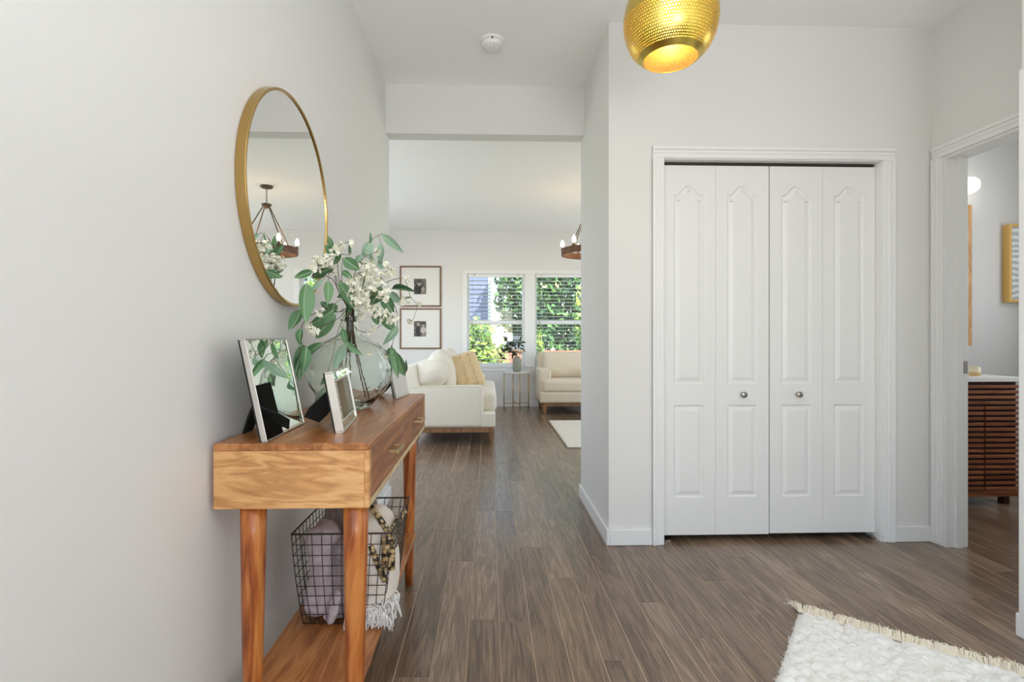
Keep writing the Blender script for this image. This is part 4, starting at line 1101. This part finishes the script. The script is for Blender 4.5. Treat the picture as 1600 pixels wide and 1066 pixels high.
for i, (ya, yb, pa, pb) in enumerate(((416, 479.5, 436, 460), (482, 545.5, 502, 526))):
    z1, z0 = at(657, ya, YB).z, at(657, yb, YB).z
    pr = empty('framed_picture', ((FX0 + FX1) / 2, YB - .02, (z0 + z1) / 2), ['upper of the two square framed black-and-white photographs on the far wall', 'lower of the two square framed black-and-white photographs above the sofa'][i], 'picture', 'framed photographs on the far wall')
    fw = .022
    for nm, q in (('frame_rail', (FX0, FX1, z0, z0 + fw)), ('frame_rail', (FX0, FX1, z1 - fw, z1)), ('frame_stile', (FX0, FX0 + fw, z0 + fw, z1 - fw)), ('frame_stile', (FX1 - fw, FX1, z0 + fw, z1 - fw))):
        bx(nm, FRAMEW, pr, q[0], q[1], YB - .024, YB - .001, q[2], q[3], .002)
    bx('mat_board', MATB, pr, FX0 + fw, FX1 - fw, YB - .012, YB - .002, z0 + fw, z1 - fw)
    xa, xb = at(647, 500, YB).x, at(666, 500, YB).x; za, zb = at(657, pb, YB).z, at(657, pa, YB).z
    cx = (xa + xb) / 2 - (FX0 + FX1) / 2; cz = (za + zb) / 2 - (z0 + z1) / 2
    if i == 0: bl_ = [(cx - .02, cz - .05, .07, .085, 26), (cx - .012, cz + .045, .03, .04, 150), (cx - .012, cz + .075, .034, .018, 60), (cx + .05, cz - .10, .04, .05, 128), (cx + .045, cz - .04, .026, .034, 160), (cx + .07, cz + .07, .02, .04, 110)]
    else: bl_ = [(cx - .03, cz - .04, .035, .09, 28), (cx - .025, cz + .07, .025, .03, 150), (cx + .05, cz - .02, .045, .05, 190), (cx + .05, cz + .06, .024, .03, 160), (cx + .05, cz + .085, .028, .018, 50), (cx + .06, cz - .1, .035, .03, 140)]
    bx('photograph', print_mat('photo_print_%d' % i, bl_), pr, xa, xb, YB - .0145, YB - .011, za, zb)

# ------------------------------------------------------------------ rugs
lr = empty('woven_rug', (1.7, 5.72, 0), 'cream woven rug on the floor in front of the armchair', 'rug')
m_ = MB(); v = []; f = []
nx_, ny_ = 60, 60
for j in range(ny_ + 1):
    for i in range(nx_ + 1):
        x_ = .775 + 1.9 * i / nx_; y_ = 4.93 + 1.58 * j / ny_
        if i == 0: x_ += .008 * noise.noise(Vector((0, y_ * 14, 3)))
        v.append((x_, y_, .010 + .0016 * math.sin(j * 2.1) + .002 * noise.noise(Vector((x_ * 30, y_ * 30, 0)))))
for j in range(ny_):
    for i in range(nx_): a = j * (nx_ + 1) + i; f.append((a, a + 1, a + nx_ + 2, a + nx_ + 1))
nb = len(v)
edge = [j * (nx_ + 1) for j in range(ny_ + 1)]; fr_ = list(range(nx_ + 1))
for lst in (edge, fr_):
    s0 = len(v); v += [(v[i][0], v[i][1], .0015) for i in lst]
    for q in range(len(lst) - 1): f.append((lst[q], lst[q + 1], s0 + q + 1, s0 + q))
m_.add(v, f).build('woven_field', LRUG, lr, smooth=True)
m_ = MB()
for i in range(170):
    y_ = 4.94 + 1.56 * i / 170; m_.tube([(.78, y_, .008), (.762, y_ + random.uniform(-.006, .006), .004)], [.003, .0015], 4)
m_.build('edge_fringe', plain('dark_edge_yarn', srgb(136, 124, 110), .95), lr, kind='stuff')
m_ = MB()
for i in range(150):
    x_ = .78 + 1.88 * i / 150; m_.tube([(x_, 6.505, .008), (x_ + random.uniform(-.01, .01), 6.54, .003)], [.003, .0015], 4)
m_.build('end_fringe', LRUG, lr, kind='stuff')

e1 = Vector((.775, -.632, 0)).normalized(); e2 = Vector((-.632, -.775, 0)).normalized(); RC = Vector((1.262, 1.985, 0)) + e2 * .052 - e1 * .012
R1, R2 = .78, 1.2
sr = empty('shaggy_rug', RC + e1 * R1 / 2 + e2 * R2 / 2, 'white shaggy wool rug with a cream fringe on the entry floor', 'rug')
nb_ = [(random.random() * R1, random.random() * R2) for _ in range(1900)]
cell = {}
CS = .04
for p in nb_: cell.setdefault((int(p[0] / CS), int(p[1] / CS)), []).append(p)
def clump(a, b):
    ia, ib = int(a / CS), int(b / CS); d1 = 1
    for i in (ia - 1, ia, ia + 1):
        for j in (ib - 1, ib, ib + 1):
            for p in cell.get((i, j), ()):
                d = math.hypot(a - p[0], b - p[1])
                if d < d1: d1 = d
    return d1
na, nb2 = 150, 230
v = []; f = []
for j in range(nb2 + 1):
    for i in range(na + 1):
        a = R1 * i / na; b = R2 * j / nb2
        e = min(a, R1 - a, b, R2 - b)
        hgt = .030 * (1 - math.exp(-e / .012)) * (1.0 - .75 * min(1, (clump(a, b) / .022)) ** 2 * .7) + .002 + .004 * noise.noise(Vector((a * 90, b * 90, 0)))
        if b < .02: hgt *= .55
        q = Vector((noise.noise(Vector((a * 70, b * 70, 4))), noise.noise(Vector((a * 70, b * 70, 9))), 0)) * .007
        p = RC + e1 * a + e2 * b + q; v.append((p.x, p.y, max(.0015, hgt)))
for j in range(nb2):
    for i in range(na): a = j * (na + 1) + i; f.append((a + na + 1, a + na + 2, a + 1, a))
MB().add(v, f).build('pile', RUGM, sr, smooth=True)
m_ = MB()
for q in range(26000):
    a = random.random() * R1; b = (random.random() ** 1.2) * .95
    i = min(na, int(a / R1 * na)); j = min(nb2, int(b / R2 * nb2)); base_p = Vector(v[j * (na + 1) + i])
    d = Vector((random.uniform(-1, 1), random.uniform(-1, 1), random.uniform(.1, 1.0))).normalized() * random.uniform(.006, .014)
    s_ = d.orthogonal().normalized() * .0012
    base_p.z = max(base_p.z - .003, .002)
    m_.add([base_p - s_, base_p + s_, base_p + d], [(0, 1, 2)])
m_.build('loose_fibres', RUGM, sr, kind='stuff')
nt_ = 46
for q in range(nt_):
    a = R1 * (q + .5) / nt_; m_ = MB()
    c0 = RC + e1 * a + Vector((0, 0, .012)); ln = random.uniform(.038, .066); sk = random.uniform(-.022, .022)
    if q == 0: sk = -.045
    for s_ in range(26):
        o_ = random.uniform(-.017, .017); tip = c0 - e2 * ln * random.uniform(.5, 1.15) + e1 * (o_ * 1.5 + sk); tip.z = random.uniform(.002, .024)
        md = c0 - e2 * ln * .5 + e1 * (o_ + sk * .4); md.z = random.uniform(.010, .032)
        m_.tube([c0 + e1 * o_ * .6 + e2 * .006, md, tip], [.0017, .0017, .0011], 4)
    m_.build('fringe_tassel', FRING, sr)

# ------------------------------------------------------------------ bathroom beyond the doorway
VX0, VX1, VY0, VY1, VZ = 2.62, 3.43, 3.16, 3.74, .832
va = empty('bathroom_vanity', ((VX0 + VX1) / 2, (VY0 + VY1) / 2, 0), 'dark slatted wooden bathroom vanity seen through the doorway', 'cabinet')
bx('body', VANB, va, VX0, VX1 - .01, VY0 + .02, VY1, .10, VZ - .03)
XS = at(1539, 700, VY0).x
slats = MB()
z_ = .105; k_ = 0
vs1 = {}
def vslat(xa, xb, z_):
    bx('slat', VANW, va, xa, xb, VY0, VY0 + .02, z_, z_ + .0185, .002)
while z_ < VZ - .045:
    if z_ < VZ - .205:
        vslat(VX0, XS - .006, z_); vslat(XS + .006, VX1 - .01, z_)
    else: vslat(VX0, VX1 - .01, z_)
    z_ += .0345
bx('plinth_rail', VANW, va, VX0, VX1 - .01, VY0 + .004, VY0 + .024, .06, .10, .002)
for (lx, ly) in ((VX0 + .04, VY0 + .06), (VX1 - .05, VY0 + .06), (VX0 + .04, VY1 - .06), (VX1 - .05, VY1 - .06)):
    bx('leg', VANB, va, lx - .02, lx + .02, ly - .02, ly + .02, 0, .10)
ctop = bx('counter', MARB, None, VX0 - .01, VX1, VY0 - .012, VY1 + .005, VZ - .03, VZ, .003)
tag(ctop, 'white counter slab on the slatted vanity', 'counter')
CX = at(1523, 570, 3.25)
cn = empty('candle_jar', (CX.x, 3.25, VZ), 'small cream candle jar standing on the white counter', 'candle')
MB().lathe([(.0001, 0), (.028, 0), (.030, .004), (.030, .062), (.027, .062), (.027, .046), (.0001, .046)], (CX.x, 3.25, VZ), 28).build('jar', plain('candle_glass', srgb(236, 222, 190), .3), cn, smooth=True)
MB().lathe([(.0302, .004), (.0306, .005), (.0306, .026), (.0302, .027)], (CX.x, 3.25, VZ), 28).build('label_band', plain('candle_band', srgb(214, 178, 116), .5), cn, smooth=True)
MB().tube([(CX.x, 3.25, VZ + .046), (CX.x, 3.25, VZ + .056)], .001, 5).build('wick', BLACK, cn)
X1m = at(1519, 400, 3.70).x; zt, zb = at(1518, 320, 3.70).z, at(1518, 540, 3.70).z
bm = empty('bathroom_mirror', (X1m - .35, 3.74, (zt + zb) / 2), 'wood-framed mirror above the vanity, only its edge showing past the door jamb', 'mirror')
MW = wood('mirror_wood', [(.1, srgb(168, 118, 66)), (.9, srgb(214, 168, 112))], (9, 9, 2), rough=.5)
for nm, q in (('frame_stile', (X1m - .035, X1m, zb, zt)), ('frame_stile', (X1m - .70, X1m - .665, zb, zt)), ('frame_rail', (X1m - .665, X1m - .035, zt - .035, zt)), ('frame_rail', (X1m - .665, X1m - .035, zb, zb + .035))):
    bx(nm, MW, bm, q[0], q[1], 3.70, 3.749, q[2], q[3], .002)
bx('mirror_glass', MIRR, bm, X1m - .665, X1m - .035, 3.735, 3.745, zb + .035, zt - .035)
GC = at(1515, 290, 3.62)
gl = empty('globe_sconce', (GC.x, 3.745, GC.z), 'white glowing globe wall light in the bathroom', 'lamp')
MB().lathe([(.0001, 0), (.045, 0), (.045, .012), (.015, .016), (.012, .07)], (0, 0, 0), 24, Matrix.Translation((GC.x, 3.75, GC.z)) @ Matrix.Rotation(R(90), 4, 'X')).build('bracket', GOLD, gl, smooth=True)
gp = [(.06 * math.sin(R(10 * i)), -.06 * math.cos(R(10 * i))) for i in range(19)]
MB().lathe(gp, GC, 28).build('globe', plain('globe_glow', (1, 1, .97), .4, emit=(1, .95, .85), es=6), gl, smooth=True)
PXL = at(1569, 400, 3.735).x; pz1, pz0 = at(1575, 352, 3.735).z, at(1575, 473, 3.735).z
pb_ = empty('gilt_picture', (PXL + .25, 3.745, (pz0 + pz1) / 2), 'gold-framed glazed print on the grey bathroom wall', 'picture')
for nm, q in (('frame_stile', (PXL, PXL + .02, pz0, pz1)), ('frame_stile', (PXL + .44, PXL + .46, pz0, pz1)), ('frame_rail', (PXL + .02, PXL + .44, pz1 - .02, pz1)), ('frame_rail', (PXL + .02, PXL + .44, pz0, pz0 + .02))):
    bx(nm, plain('gilt', srgb(226, 186, 110), .4, .5) if nm == 'frame_stile' and q[0] == PXL else bpy.data.materials['gilt'], pb_, q[0], q[1], 3.695, 3.749, q[2], q[3], .002)
m, t, p = new('glazed_print'); L = t.links
tc = node(t, 'ShaderNodeTexCoord'); wv = node(t, 'ShaderNodeTexWave'); wv.bands_direction = 'Z'; wv.inputs['Scale'].default_value = 7; wv.inputs['Distortion'].default_value = 5
L.new(tc.outputs['Object'], wv.inputs['Vector']); cr = node(t, 'ShaderNodeValToRGB'); cr.color_ramp.elements[0].color = rgba(srgb(178, 188, 190)); cr.color_ramp.elements[1].color = rgba(srgb(238, 242, 242))
L.new(wv.outputs['Fac'], cr.inputs[0]); L.new(cr.outputs[0], p.inputs['Base Color']); p.inputs['Roughness'].default_value = .12
bx('print', m, pb_, PXL + .02, PXL + .44, 3.71, 3.72, pz0 + .02, pz1 - .02)
